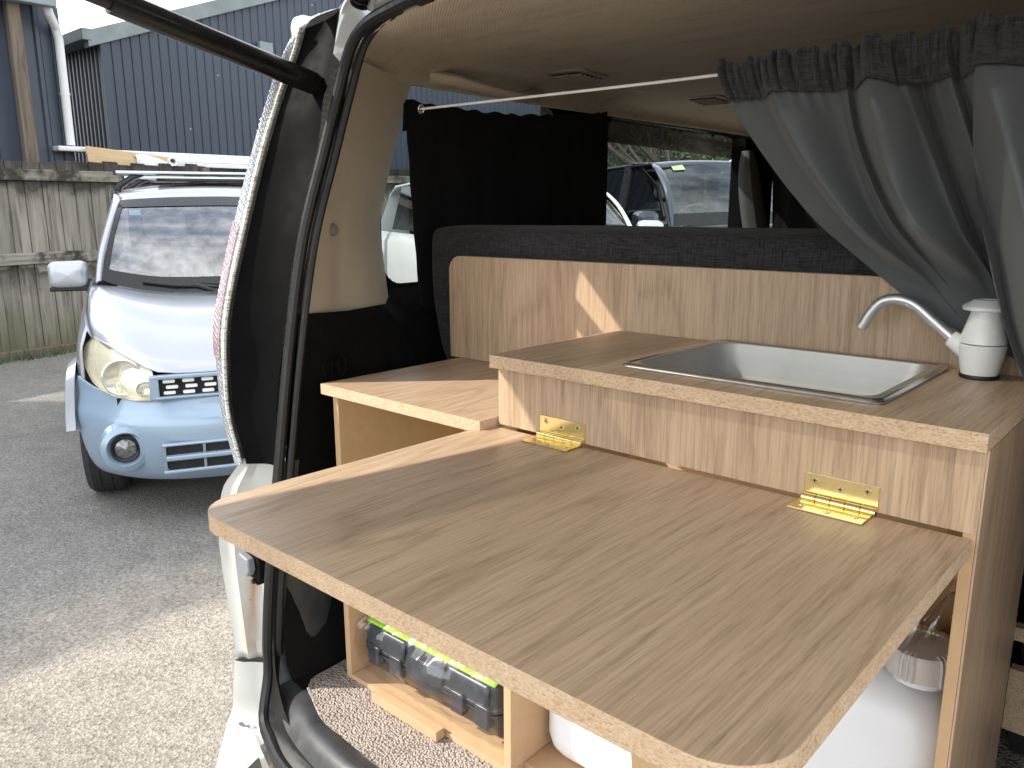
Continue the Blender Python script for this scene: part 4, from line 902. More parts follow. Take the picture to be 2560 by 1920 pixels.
# tail lamp: prismatic lens wrapping round the corner
lp = K(); lo = cat(LO, 60); li = cat(LI, 60); rows = []
for i in range(60):
    q = lo[i]; r_ = [tuple(li[i].lerp(q, t)+Vector((-.004, -.010, 0))*math.sin(math.pi*t)) for t in (.22, .4, .6, .8, 1)]
    for k, (dx, dy) in enumerate(((-.012, .02), (-.020, .05), (-.026, .10), (-.030, .17))): r_.append((q.x+dx*.9, q.y+dy, q.z))
    rows.append(r_)
lp.grid(rows); lens = lp.build('tail_lamp', 'prism_clear', van)
mb = K(); mb.grid([[tuple(Vector(p)+Vector((-.0015, -.0018, 0))) for p in r_[0:3]] for r_ in rows[28:46]]); o = mb.build('red_lens', 'prism_red', van); o.parent = lens; WL[o.name] = WL[lens.name]
mb = K(); mb.grid([[tuple(li[i].lerp(lo[i], t)+Vector((-.002, -.006, 0))) for t in (0.0, .1, .24)] for i in range(60)]); mb.tube([tuple(p+Vector((0, -.005, 0))) for p in li], .0035, 6); o = mb.build('lens_rim', 'lens_rim', van); o.parent = lens; WL[o.name] = WL[lens.name]
# lower body jamb
BLo = [(-0.515,-0.097,-0.235), (-0.539,-0.104,-0.263), (-0.558,-0.119,-0.300), (-0.568,-0.127,-0.380), (-0.568,-0.126,-0.454), (-0.558,-0.123,-0.545), (-0.549,-0.121,-0.628)]
JR = [(-0.452,-0.064,-0.235), (-0.452,-0.062,-0.263), (-0.453,-0.060,-0.300), (-0.455,-0.062,-0.380), (-0.457,-0.066,-0.454), (-0.457,-0.072,-0.545), (-0.456,-0.076,-0.628)]
a, c = cat(BLo, 30), cat(JR, 30); rows = []
for i in range(30):
    r_ = [(a[i].x-.012, a[i].y+.03, a[i].z)]
    for t, dy in ((0, 0), (.10, .004), (.24, .000), (.31, .012), (.5, .014), (.75, .010), (1, .004)): p = a[i].lerp(c[i], t); r_.append((p.x, p.y+dy, p.z))
    rows.append(r_)
mb = K(); mb.grid(rows); jamb = mb.build('rear_jamb', 'jamb', van, solid=.004)
# bumper corner
BB = [(-.550,-.126,-.633), (-.556,-.130,-.690), (-.572,-.128,-.745), (-.604,-.130,-.805), (-.632,-.126,-.90), (-.640,-.122,-1.0)]
BC = [(-.500,-.092,-.633), (-.498,-.094,-.690), (-.494,-.098,-.762), (-.505,-.190,-.795), (-.520,-.240,-.90), (-.525,-.245,-1.0)]
BR2 = [(-.456,-.074,-.633), (-.454,-.078,-.690), (-.446,-.090,-.755), (-.425,-.200,-.780), (-.40,-.280,-.89), (-.40,-.29,-1.0)]
a, c, e = cat(BB, 40), cat(BC, 40), cat(BR2, 40); rows = []
for x, y, z in zip(a, c, e):
    rows.append([(x.x-.03, x.y+.2, x.z), (x.x-.008, x.y+.03, x.z), tuple(x), tuple(x.lerp(y, .35)+Vector((0, -.004, 0))), tuple(x.lerp(y, .62)), tuple(y), tuple(y.lerp(z, .5)), tuple(z)])
mb = K(); mb.grid(rows); mb.build('bumper', 'bumper_paint', van)
mb = K(); mb.grid([[(-.45,-.16,-.70), (-.47,-.11,-.80), (-.42,-.28,-.86), (-.40,-.28,-1.0)], [(-.30,-.20,-.72), (-.30,-.20,-.80), (-.28,-.32,-.86), (-.26,-.34,-1.0)], [(1.0,-.21,-.72), (1.0,-.21,-.80), (1.0,-.33,-.86), (1.0,-.35,-1.0)]]); mb.build('bumper', 'white_paint', van)
# buffer block (latch), bolt and plug on the jamb
mb = K(); mb.box(-.502, -.462, -.112, -.070, -.450, -.393); mb.prism([(-.508, -.443), (-.491, -.466), (-.481, -.466), (-.468, -.443)], 'y', -.106, -.074); lt_ = mb.build('door_buffer', 'black_trim', van, bevel=.003)
mb = K(); rr = [(-.508, -.430), (-.502, -.400), (-.471, -.406), (-.468, -.426), (-.476, -.440), (-.501, -.440)]; mb.prism(rr, 'y', -.128, -.113); o = mb.build('buffer_pad', 'grey_plastic', van, bevel=.003); o.parent = lt_; WL[o.name] = WL[lt_.name]
mb = K(); mb.lathe([(.0, -.006), (.004, -.006), (.005, 0)], (-.486, -.107, -.457), 'y', 12); o = mb.build('screw', 'rubber', van); o.parent = lt_; WL[o.name] = WL[lt_.name]
mb = K(); mb.lathe([(.0, -.016), (.004, -.016), (.0055, -.008), (.0055, -.004), (.010, -.004), (.011, .004)], (-.476, -.078, -.665), 'y', 12); mb.build('bolt', 'chrome', van)
mb = K(); mb.lathe([(.0, -.020), (.006, -.020), (.009, -.012), (.012, -.012), (.013, .0)], (-.452, -.080, -.715), 'y', 14); mb.build('rubber_plug', 'rubber', van)
# white roof corner, gutter and hose
mb = K(); mb.grid(strip([(-.285,.047,.495), (-.330,.060,.478), (-.362,.062,.448), (-.375,.06,.425)], [(-.345,.108,.583), (-.400,.108,.560), (-.424,.098,.525), (-.400,.07,.450)], 20, 6, (-.01, -.012, .01))); mb.grid(strip([(-.10,-.01,.497), (-.19,.03,.497), (-.285,.05,.495)], [(-.10,.06,.585), (-.23,.09,.585), (-.345,.108,.583)], 12, 3)); mb.build('roof_corner', 'white_paint', van)
mb = K(); mb.grid([[(-.50,.14,.545), (-.47,.15,.57), (-.40,.15,.60), (-.15,.10,.60), (.35,.08,.605), (1.0,.12,.59)], [(-.66,.5,.55), (-.58,.5,.60), (-.45,.5,.64), (-.15,.5,.655), (.35,.5,.66), (1.1,.5,.64)], [(-.68,2.6,.53), (-.6,2.6,.57), (-.45,2.6,.60), (-.15,2.6,.61), (.35,2.6,.61), (1.3,2.6,.60)]]); mb.build('roof', 'white_paint', van)
hs = []; 
for k in range(80):
    t = k/79; hs.append((-.315+.11*t, .046-.035*t, .508+.03*math.sin(t*2)+.05*t))
mb = K(); mb.tube(hs, [.013+.0025*(1 if k % 4 < 2 else -1) for k in range(80)], 12); mb.build('wiring_hose', 'rubber', van)
# outer left side: shell around the windows
mb = K(); X0, X1 = -.69, -.635
mb.box(X0, X1, .14, 3.0, -.98, .028); mb.box(X0+.03, X1+.02, .14, 3.0, .505, .56)
mb.box(X0+.01, X1, .13, .30, .028, .505)
mb.build('side_shell', 'white_paint', van, bevel=.02)
for ya, yb in ((.900, 1.125), (1.985, 2.22)):
    mb = K(); mb.box(X0+.02, X1+.03, ya, yb, .029, .504); mb.build('window_pillar', 'garnish', van, bevel=.01)
for y0, y1 in ((.29, .915), (1.11, 2.03)):
    mb = K(); mb.add([(-.625, y0, .02), (-.625, y1, .02), (-.617, y1, .51), (-.617, y0, .51)], [(0, 1, 2, 3)]); wo = mb.build('side_window', 'van_glass', van, smooth=False)
    mb = K(); ring = rrect(y0+.02, y1-.02, .040, .456, .05, 6); ring2 = rrect(y0-.02, y1+.02, .0, .54, .05, 6)
    mb.add([(-.612, a, c) for a, c in ring]+[(-.612, a, c) for a, c in ring2], [(i, (i+1) % len(ring), len(ring)+(i+1) % len(ring), len(ring)+i) for i in range(len(ring))]); o = mb.build('window_border', 'gloss_black', van, smooth=False, solid=.004); o.parent = wo; WL[o.name] = WL[wo.name]
# smoked weather shield outside the sliding door window, with its clips
mb = K(); mb.grid([[(-.66, 1.06, .478), (-.69, 1.06, .45), (-.70, 1.06, .40)], [(-.66, 2.05, .462), (-.69, 2.05, .43), (-.70, 2.05, .385)]]); vz = mb.build('weather_shield', 'visor', van, solid=.003)
for yy in (1.47, 1.83):
    mb = K(); mb.box(-.668, -.660, yy, yy+.012, .445, .475); o = mb.build('shield_clip', 'rubber', van); o.parent = vz; WL[o.name] = WL[vz.name]
# dark upper door frame above the sliding window
mb = K(); mb.grid([[(-.59, 1.12, .470), (-.605, 1.12, .452)], [(-.59, 2.10, .472), (-.605, 2.10, .446)]]); mb.build('door_frame', 'gloss_black', van, solid=.01)
# pillar by the front seat
mb = K(); A = [(-.60,1.93,.40), (-.605,1.925,.33), (-.60,1.93,.24), (-.585,1.955,.10)]; B = [(-.575,1.97,.40), (-.555,1.985,.33), (-.54,2.0,.24), (-.52,2.03,.10)]
mb.grid(strip(A, B, 16, 4, (.02, -.03, 0))); mb.build('front_pillar', 'grey_pillar', van, solid=.01)
# right side, added front wall, floor pan: close the body
mb = K(); mb.box(1.30, 1.36, .1, 3.0, -.98, .56); mb.build('right_shell', 'white_paint', van)
mb = K(); mb.box(.915, 1.29, -.05, 2.6, -.65, .46); mb.build('right_trim', 'black_trim', van)
mb = K(); mb.box(-.66, 1.30, 2.62, 2.68, -.9, .6); mb.build('added_front_wall', 'dark_void', van)  # unseen dark wall added to keep light out where the windscreen would be
mb = K(); mb.box(-.42, 1.25, .0, 2.6, -.80, -.66); mb.build('floor_pan', 'dark_under', van)
mb = K(); mb.box(-.64, 1.30, .8, 2.9, -1.05, -.82); mb.build('underbody', 'dark_under', van)
for yy in (.75, 2.9):
    for xx, s in ((-.56, -1), (1.2, 1)):
        mb = MB(); mb.lathe([(.19, .09), (.29, .09), (.31, .06), (.31, -.06), (.29, -.09), (.19, -.09)], (xx, yy, .31), 'x', 28); mb.build('wheel', 'tyre', van)
# right rear pillar, mirrored
mb = K(); mb.grid(strip(mir(BR), mir(LI), 30, 4)); mb.grid(strip(mir(LI), mir(LO), 30, 3)); mb.box(1.20, 1.30, .0, .3, -.3, .5); mb.build('right_pillar', 'gloss_black', van)
# tailgate overhead
tgx0 = [(-.50,.10,.60), (-.535,-.20,.645), (-.575,-.55,.665), (-.625,-.85,.665), (-.64,-1.02,.64), (-.62,-1.20,.60), (-.55,-1.32,.56)]
lf_ = cat(tgx0, 30); rows = []; ts = [0, .035, .065, .2, .35, .5, .65, .8, .935, .965, 1]
for p in lf_:
    rows.append([(p.x+(2*MX-2*p.x)*t, p.y, p.z+.05*math.sin(math.pi*t)) for t in ts])
mb = K(); vs_ = [q for r_ in rows for q in r_]; fs_ = []; gl_ = []
for a_ in range(29):
    for c_ in range(10):
        f_ = (a_*11+c_, a_*11+c_+1, (a_+1)*11+c_+1, (a_+1)*11+c_)
        (gl_ if (2 <= c_ <= 7 and rows[a_][0][1] < -.16 and rows[a_+1][0][1] > -1.27) else fs_).append(f_)
mb.add(vs_, fs_); tgo = mb.build('tailgate', 'white_paint', van, solid=.05)
mb = K(); mb.add([(x, y, z-.012) for x, y, z in vs_], gl_); o = mb.build('tailgate_glass', 'privacy', van); o.parent = tgo; WL[o.name] = WL[tgo.name]
# gas strut
S0 = Vector((-.444, .058, .402)); S1 = Vector((-.455, -.274, .480)); dS = (S1-S0)
mb = K(); mb.tube([tuple(S0-dS*.02), tuple(S0+dS*.04), tuple(S0+dS*1.0)], [.010, .0185, .0185], 18); st = mb.build('gas_strut', 'gloss_black', van)
mb = K(); mb.tube([tuple(S0+dS*.98), tuple(S0+dS*2.1)], .0135, 12); o = mb.build('strut_rod', 'gloss_black', van); o.parent = st; WL[o.name] = WL[st.name]

# ------------------------------------------------------------------ kitchen unit
kt = thing('kitchen_unit', 'oak laminate camper kitchen with fold-down table, shelf and sink counter', 'kitchen unit', (.12, .15, G-.65))
kb = dict(parent=kt, smooth=False)
def board(name, poly, z0, z1, mats=('lam_y', 'chip'), **k):
    mb = K(); mb.prism(poly, 'z', z0, z1, 0, 1); return mb.build(name, mats, kt, smooth=True, bevel=.0007, seg=2, **k)
# sink counter with cut-out: built as four strips round the opening, butted as one slab
sx0, sx1, sy0, sy1 = .196, .494, .053, .295
mb = K(); O = [(0, 0), (.6095, 0), (.6095, .3107), (0, .3107)]; I = [(sx0, sy0), (sx1, sy0), (sx1, sy1), (sx0, sy1)]
for z, fl in ((0, 1), (-.018, -1)):
    o0 = len(mb.v); mb.add([(x, y, z) for x, y in O+I], [(0, 1, 5, 4), (1, 2, 6, 5), (2, 3, 7, 6), (3, 0, 4, 7)], 0)
n_ = 8
for i in range(4):
    j = (i+1) % 4; mb.f.append((i, j, n_+j, n_+i)); mb.mi.append(1); mb.f.append((4+i, n_+4+i, n_+4+j, 4+j)); mb.mi.append(1)
mb.build('counter_top', ('lam_y', 'chip'), kt, bevel=.0007)
# front drop panel and back panel (upright grain)
def upright(name, poly, y0, y1):
    mb = K(); mb.prism(poly, 'y', y0, y1, 0, 1); return mb.build(name, ('lam_z', 'chip'), kt, bevel=.0006)
upright('front_panel', [(.003, -.1015), (.6070, -.1015), (.6070, -.0185), (.003, -.0185)], .015, .031)
upright('back_panel', rrect(-.4044, .5835, -.0915, .1094, [0, 0, .078, .030], 8), .3115, .3275)
# low shelf on the left
board('shelf', [(-.3786, -.0194), (-.001, -.0194), (-.001, .311), (-.3786, .311)], -.1097, -.0917)
# table flap
zf = -.1048
fl = [(p[0], p[1]) for p in rrect(-.0231, .6041, -.4290, .012, [.050, .048, 0, 0], 9)]
fl = [((x-.020*max(0, (y+.40))*0+(.010*(y+.42)/.43 if x < .1 else 0)), y) for x, y in fl]
board('table_flap', fl, zf-.0185, zf)
# support leg under the flap
mb = K(); a = [(-.205, zf-.019), (-.193, zf-.019), (-.13, -.62), (-.142, -.62)]; mb.prism(a, 'x', .362, .408); mb.build('support_leg', 'mdf', kt, smooth=False, bevel=.001)
# carcass
def mdf(name, *bx, mat='mdf'):
    mb = K(); mb.box(*bx); return mb.build(name, mat, kt, smooth=False, bevel=.0008)
mdf('side_panel', -.372, -.358, .0, .31, -.6545, -.1098)
mdf('divider_panel', .0235, .038, .0, .31, -.640, -.125)
mdf('box_base', -.3575, .038, .0, .31, -.6545, -.6405)
mb = K(); mb.box(-.0145, -.003, .06, .31, -.30, -.1098); mb.build('shelf_support', 'mdf', kt, smooth=False)
mdf('inner_back', -.357, .594, .297, .310, -.640, -.17, mat='mdf')
mb = K(); mb.box(.5955, .6068, .0155, .310, -.655, -.0185); pl = mb.build('end_panel', 'mdf', kt, smooth=False, bevel=.0006)
mb = K(); mb.box(.6072, .6092, .0160, .310, -.655, -.0190); o = mb.build('end_face', 'lam_z', kt, smooth=False); 
mdf('can_base', .0385, .595, .03, .296, -.6545, -.6405)
mb = K(); mb.box(-.27, -.105, -.022, -.003, -.6480, -.6300); mb.build('plinth', 'mdf', kt, smooth=False, bevel=.001)
mb = K(); mb.box(.04, .594, .262, .296, -.255, -.228); mb.build('batten', 'chip', kt, smooth=False)
# hinges
def hinge(x0):
    w_ = .075; h = K(); y = .0148; h.box(x0, x0+w_, y-.0016, y, zf+.0045, zf+.0305); ho = h.build('hinge', 'brass', kt, smooth=False, bevel=.0004)
    def sub(mb, nm, mat='brass', **k): q = mb.build(nm, mat, kt, **k); q.parent = ho; WL[q.name] = WL[ho.name]
    mb = K(); mb.box(x0-.003, x0+w_-.003, -.022, .0125, zf+.0004, zf+.0020); sub(mb, 'leaf', smooth=False, bevel=.0004)
    seg = w_/5
    for k in range(5):
        mb = K(); r_ = .0042; mb.lathe([(.0, seg*k+.0004), (r_, seg*k+.0004), (r_, seg*(k+1)-.0004), (.0, seg*(k+1)-.0004)], (x0, .0095, zf+.0046), 'x', 16); sub(mb, 'knuckle')
    for px in (.011, w_/2, w_-.011):
        mb = K(); c = (x0+px, y-.0016, zf+.0195+(.004 if abs(px-w_/2) > .01 else .0)); mb.lathe([(.0, -.0010), (.0036, -.0008), (.0042, .0002)], c, 'y', 14); sub(mb, 'screw', 'steel_screw')
        mb = K(); mb.box(c[0]-.0022, c[0]+.0022, c[1]-.00125, c[1]-.0006, c[2]-.0005, c[2]+.0005); mb.box(c[0]-.0005, c[0]+.0005, c[1]-.00130, c[1]-.0006, c[2]-.0022, c[2]+.0022); sub(mb, 'screw_slot', 'rubber', smooth=False)
        mb = K(); c = (x0+px-.003, -.009 if abs(px-w_/2) > .01 else -.013, zf+.0020); mb.lathe([(.0, .0009), (.0036, .0008), (.0042, -.0002)], c, 'z', 14); sub(mb, 'screw', 'steel_screw')
hinge(.081); hinge(.4445)

# sink: rim pressed over the counter, deep rounded basin
sk = thing('sink', 'rectangular stainless steel sink basin let into the oak counter', 'sink', (.345, .172, G))
def rings(spec, mat_rows=None):
    rows = []
    for x0, x1, y0, y1, r_, z in spec: rows.append([(x, y, z) for x, y in rrect(x0, x1, y0, y1, r_, 8)])
    return rows
e = (.186, .504, .044, .304)
def inset(q, r_, z): return (e[0]+q, e[1]-q, e[2]+q, e[3]-q, r_, z)
mb = K(); mb.grid(rings([inset(0, .012, .0006), inset(-.0003, .012, .0024), inset(.0012, .0115, .0046), inset(.0045, .010, .0062), inset(.0060, .009, .0058), inset(.0068, .009, .0050), inset(.0080, .010, .0052), inset(.0115, .026, .0052)]), closed=True)
rim_ = mb.build('rim', 'steel_rim', sk)
mb = K(); mb.grid(rings([inset(.0115, .026, .0052), inset(.0140, .027, .0044), inset(.0158, .028, .001), inset(.021, .034, -.035), inset(.033, .040, -.052), inset(.046, .044, -.062), inset(.066, .045, -.066), inset(.11, .012, -.067)]), closed=True)
mb.add([(.29, .148, -.067), (.40, .148, -.067), (.40, .20, -.067), (.29, .20, -.067)], [(0, 1, 2, 3)])
mb.build('basin', 'steel', sk)
mb = K(); mb.lathe([(.0, .002), (.016, .002), (.021, .0035), (.024, .001)], (.345, .174, -.067), 'z', 24); mb.build('drain', 'chrome', sk)

# hand-pump tap
tp = thing('pump_tap', 'white hand pump tap with curved aluminium spout beside the sink', 'tap', (.543, .270, G))
c = (.543, .270, 0)
mb = K(); mb.lathe([(.0, .0), (.0205, .0), (.0215, .002), (.0208, .0048), (.0, .0048)], c, 'z', 28); mb.build('base_ring', 'rubber', tp)
mb = K(); mb.lathe([(.0195, .0046), (.0202, .007), (.0228, .020), (.0252, .034), (.0256, .0395), (.0245, .0405)], c, 'z', 32)
mb.tube([(.540, .270, .026), (.528, .270, .0325), (.514, .270, .0405), (.5085, .270, .0437)], [.0145, .0138, .0110, .0098], 16); mb.build('pump_body', 'white_plastic', tp)
mb = K(); mb.lathe([(.0240, .0412), (.0250, .0420), (.0246, .0455), (.0192, .066), (.0160, .0765), (.0158, .0795)], c, 'z', 32); mb.build('pump_neck', 'white_plastic', tp)
mb = K(); mb.lathe([(.0158, .0785), (.0255, .0800), (.0265, .0830), (.0245, .0855), (.0165, .0905), (.0150, .0922), (.0125, .0925), (.0115, .0910), (.0, .0908)], c, 'z', 12); mb.build('pump_knob', 'white_plastic', tp, bevel=.0008)
sp = cat([(.5125, .270, .0425), (.498, .270, .054), (.484, .270, .0655), (.468, .270, .0785), (.453, .270, .0850), (.438, .270, .0855), (.424, .270, .0795), (.413, .270, .065), (.404, .270, .047)], 40)
mb = K(); mb.tube([tuple(p) for p in sp], .0069, 18, cap=False); mb.tube([tuple(p) for p in sp[-4:]], .0055, 14, cap=False)
mb.build('spout', 'alu', tp)

# moulded case in shrink film with a green card, in the lower box
cs = thing('tool_case', 'dark grey moulded case in shrink wrap with lime green card on top', 'case', (-.18, .15, G-.64))
Y0 = .022
def caseprof(z0, z1, yf, rr=.018): return rrect(-.345, -.012, yf, .28, rr, 5)
mb = K(); mb.grid([[(x, y, z) for x, y in rrect(-.345+q, -.012-q, Y0+q+f, .28-q, .02, 5)] for z, q, f in ((-.6400, .010, .03), (-.636, .004, .018), (-.612, .0, .008), (-.592, .0, .004), (-.588, -.003, .0), (-.583, -.003, .0))], closed=True)
mb.build('case_bottom', 'case', cs)
mb = K(); rows = [[(x, y, z) for x, y in rrect(-.345+q, -.012-q, Y0+q, .28-q, .02, 5)] for z, q in ((-.581, -.003), (-.576, -.003), (-.572, .0), (-.548, .002), (-.540, .003), (-.5345, .006), (-.5325, .010))]
mb.grid(rows, closed=True); mb.add(rows[-1], [tuple(range(len(rows[-1])))]); mb.build('case_lid', 'case', cs)
for xa, xb in ((-.330, -.228), (-.128, -.028)):
    mb = K(); mb.grid([[(x, Y0-.004+dy, z) for x in [xa+(xb-xa)*k/10 for k in range(11)]] for z, dy in ((-.574, .006), (-.572, .0), (-.552, .001), (-.543, .004), (-.538, .009), (-.535, .02))]); mb.build('lid_bulge', 'case', cs, solid=.004)
mb = K(); mb.grid([[(x, Y0-.012*math.sin(math.pi*(x+.228)/.10)+dy, z) for x in [-.228+.10*k/12 for k in range(13)]] for z, dy in ((-.600, .012), (-.592, .0), (-.575, -.003), (-.560, .0), (-.550, .008), (-.545, .03))]); mb.build('case_handle', 'case', cs, solid=.004)
for xl in (-.322, -.262, -.108, -.052):
    mb = K(); mb.prism(rrect(xl, xl+.030, -.607, -.569, .004), 'y', Y0-.010, Y0+.004); mb.build('latch', 'case', cs, bevel=.002)
mb = K(); mb.grid([[(x, y, z) for x in [-.337+.320*k/20 for k in range(21)]] for y, z in ((Y0+.002, -.5340), (Y0+.004, -.5315), (Y0+.012, -.5290), (Y0+.06, -.518), (.27, -.516))])
mb.build('card_sleeve', 'green', cs, solid=.001)
mb = K(); rnd = random.Random(9); rows = []
for z, q in ((-.638, .006), (-.62, .001), (-.60, -.006), (-.582, -.009), (-.565, -.007), (-.545, -.001), (-.532, .008), (-.526, .016)):
    rows.append([(x+rnd.gauss(0, .0012), y-(.010*math.exp(-((x+.178)/.045)**2) if y < .05 and -.61 < z < -.54 else 0)+rnd.gauss(0, .0014), z+rnd.gauss(0, .001)) for x, y in [(-.352+q+(.346-2*q)*k/36, Y0-.004+q) for k in range(37)]])
mb.grid(rows); mb.build('shrink_film', 'film', cs)

# water containers
def can(name, label, x0, x1, y0, y1, ztop, capx, capy, group):
    t = thing(name, label, 'water container', ((x0+x1)/2, (y0+y1)/2, G-.64), group=group)
    mb = K(); cx, cy = (x0+x1)/2, (y0+y1)/2; rows = []
    for z, q, r_ in ((-.6395, .030, .02), (-.634, .014, .03), (-.620, .004, .036), (-.600, .0, .038), (-.52, .0, .038), (-.44, .0, .038), (ztop-.052, .0, .038), (ztop-.030, .005, .040), (ztop-.012, .018, .042), (ztop-.003, .036, .04), (ztop, .055, .03)):
        rows.append([(x, y, z) for x, y in rrect(x0+q, x1-q, y0+q, y1-q, r_, 6)])
    mb.grid(rows, closed=True); mb.add(rows[-1], [tuple(range(len(rows[-1])))]); mb.add(rows[0], [tuple(range(len(rows[0])))]); mb.build('tank', 'jerry', t)
    mb = K(); mb.lathe([(.030, ztop-.006), (.030, ztop+.008)], (capx, capy, 0), 'z', 28); mb.build('neck', 'jerry', t)
    mb = K(); z = ztop+.004; mb.lathe([(.038, z), (.0385, z+.002), (.0375, z+.026), (.0350, z+.030), (.020, z+.031), (.0, z+.031)], (capx, capy, 0), 'z', 32); cap = mb.build('cap', 'cap_grey', t)
    for k in range(6):
        a0 = R(-96+k*60)
        for q in (-.16, 0, .16):
            a = a0+q; mb = K(); mb.tube([(capx+.030*math.cos(a), capy+.030*math.sin(a), z+.0315), (capx+.037*math.cos(a), capy+.037*math.sin(a), z+.0300), (capx+.0395*math.cos(a), capy+.0395*math.sin(a), z+.024), (capx+.0400*math.cos(a), capy+.0400*math.sin(a), z+.001)], .0019, 5)
            o = mb.build('cap_rib', 'cap_grey', t); o.parent = cap; WL[o.name] = WL[cap.name]
    return t
can('water_container', 'white water container under the flap, left of the support leg', .042, .302, .062, .285, -.33, .12, .17, 'water containers')
can('water_container', 'white water container at right, with ribbed grey cap and clear hoses', .314, .590, .070, .285, -.318, .548, .128, 'water containers')
def hose(pts, label):
    mb = K(); P = [tuple(p) for p in cat(pts, 30)]; mb.tube(P, .0085, 14, cap=False); return tag(mb.build('clear_hose', 'hose'), label, 'hose')
hose([(.535, .120, -.285), (.540, .125, -.262), (.552, .145, -.235), (.556, .17, -.205), (.553, .20, -.17), (.545, .25, -.08), (.543, .268, -.02)], 'clear hose rising from the cap towards the tap')
hose([(.548, .135, -.285), (.557, .140, -.255), (.568, .160, -.235), (.575, .18, -.24), (.572, .19, -.20), (.55, .2, -.12), (.40, .18, -.074)], 'clear hose looping from the cap back under the sink')

# bed base boards and mattress
bd = thing('bed_base', 'dark slatted bed base boards to the right of the kitchen', 'bed base', (.75, .5, G-.6))
for z0, z1, x0 in ((-.42, -.400, .585), (-.565, -.466, .587)):
    mb = K(); mb.box(x0, .90, .49, .51, z0, z1); mb.build('board', 'chip', bd, smooth=False)
mb = K(); mb.box(-.40, .90, .52, 2.2, -.15, -.12); mb.build('bed_board', 'chip', bd, smooth=False)
mb = K(); mb.box(-.40, .585, .36, .372, -.64, -.14); mb.build('bed_front', 'dark_void', bd, smooth=False)
mb = K(); mb.box(.59, .90, .56, .572, -.64, -.14); mb.build('bed_front', 'dark_void', bd, smooth=False)
rows = []
for x, q in ((-.478, .006), (-.4775, .003), (-.475, .001), (-.468, .0), (-.30, .0), (-.1, -.002), (.1, .001), (.3, -.001), (.5, .0), (.66, .0), (.672, .012)):
    y0, y1, z0, z1 = .331+q, .56, -.12, .166-q
    tl = .030 if x < -.40 else 0
    rows.append([(x+(.03 if c < -.0 and x < -.4 else 0), a, c) for a, c in ((y0+.01, z0), (y0, z0+.02), (y0-.001, .02), (y0, .10), (y0+.001, z1-.024), (y0+.006, z1-.010), (y0+.018, z1-.003), (y0+.06, z1), (.45, z1+.002), (y1-.02, z1-.004), (y1, z1-.03), (y1, z0))])
mb = K(); mb.grid(rows, closed=True); mb.add(rows[0], [tuple(range(12))]); mb.add(rows[-1], [tuple(range(12))])
o = mb.build('mattress', 'charcoal', sub=1); tag(o, 'charcoal woven mattress edge lying behind the oak back panel', 'mattress')
bs = o

# ------------------------------------------------------------------ curtains
wr_ = [(-.357, .206, .371), (.222, .203, .3655), (.56, .20, .372), (.90, .2, .38)]
mb = K(); mb.tube([tuple(p) for p in cat(wr_, 40)], .0021, 8); tag(mb.build('curtain_cord', 'cord'), 'taut white curtain cord stretched across the van', 'cord')
mb = K(); mb.tube([(-.357+.007*math.cos(t), .206, .371+.007*math.sin(t)) for t in [2*math.pi*k/16 for k in range(17)]], .0016, 6); mb.tube([(-.372, .225, .368), (-.364, .215, .372), (-.358, .207, .364)], .0018, 6)
tag(mb.build('cord_hook', 'chrome'), 'small screw hook holding the left end of the white cord', 'hook')
# black side curtain over the quarter window
rows = []; nu, nv = 90, 30
for j in range(nv+1):
    v = j/nv; r_ = []
    for i in range(nu+1):
        u = i/nu
        topz = .4185+.040*u-.018*math.sin(math.pi*u)+.0025*math.sin(u*70); botz = -.20
        z = topz+(botz-topz)*v; y = (.350+.040*v*(.5+.5*v))*(1-u)+u*(1.075-.0*v); x = -.573-.012*u
        am = .0045+.004*v; f = am*math.sin(u*34+.5*v)+am*.6*math.sin(u*19+1.3)+.0012*math.sin(u*90)*(1-v)
        r_.append((x+.004+f, y+.001*math.sin(v*40)*(1 if u < .02 else 0), z))
    rows.append(r_)
mb = K(); mb.grid(rows); o = mb.build('black_curtain', 'black_cloth', solid=.002); tag(o, 'black curtain hanging flat over the rear side window', 'curtain')
mb = K(); mb.add([(-.565, .345, .412), (-.567, .367, .415), (-.566, .373, .365), (-.562, .337, .355)], [(0, 1, 2, 3)]); p = mb.build('corner_tab', 'black_cloth', o, solid=.002)
# black curtain behind the front seats
rows = []
for j in range(21):
    v = j/20; r_ = []
    for i in range(61):
        u = i/60; z = .425-.60*v+.03*u; x = -.545+(.035*v)+u*1.3
        r_.append((x, 2.06+.012*math.sin(u*60)+.008*math.sin(u*23+v), z))
    rows.append(r_)
mb = K(); mb.grid(rows); o = mb.build('black_curtain', 'black_cloth', solid=.002); tag(o, 'black partition curtain hanging behind the front seats', 'curtain')

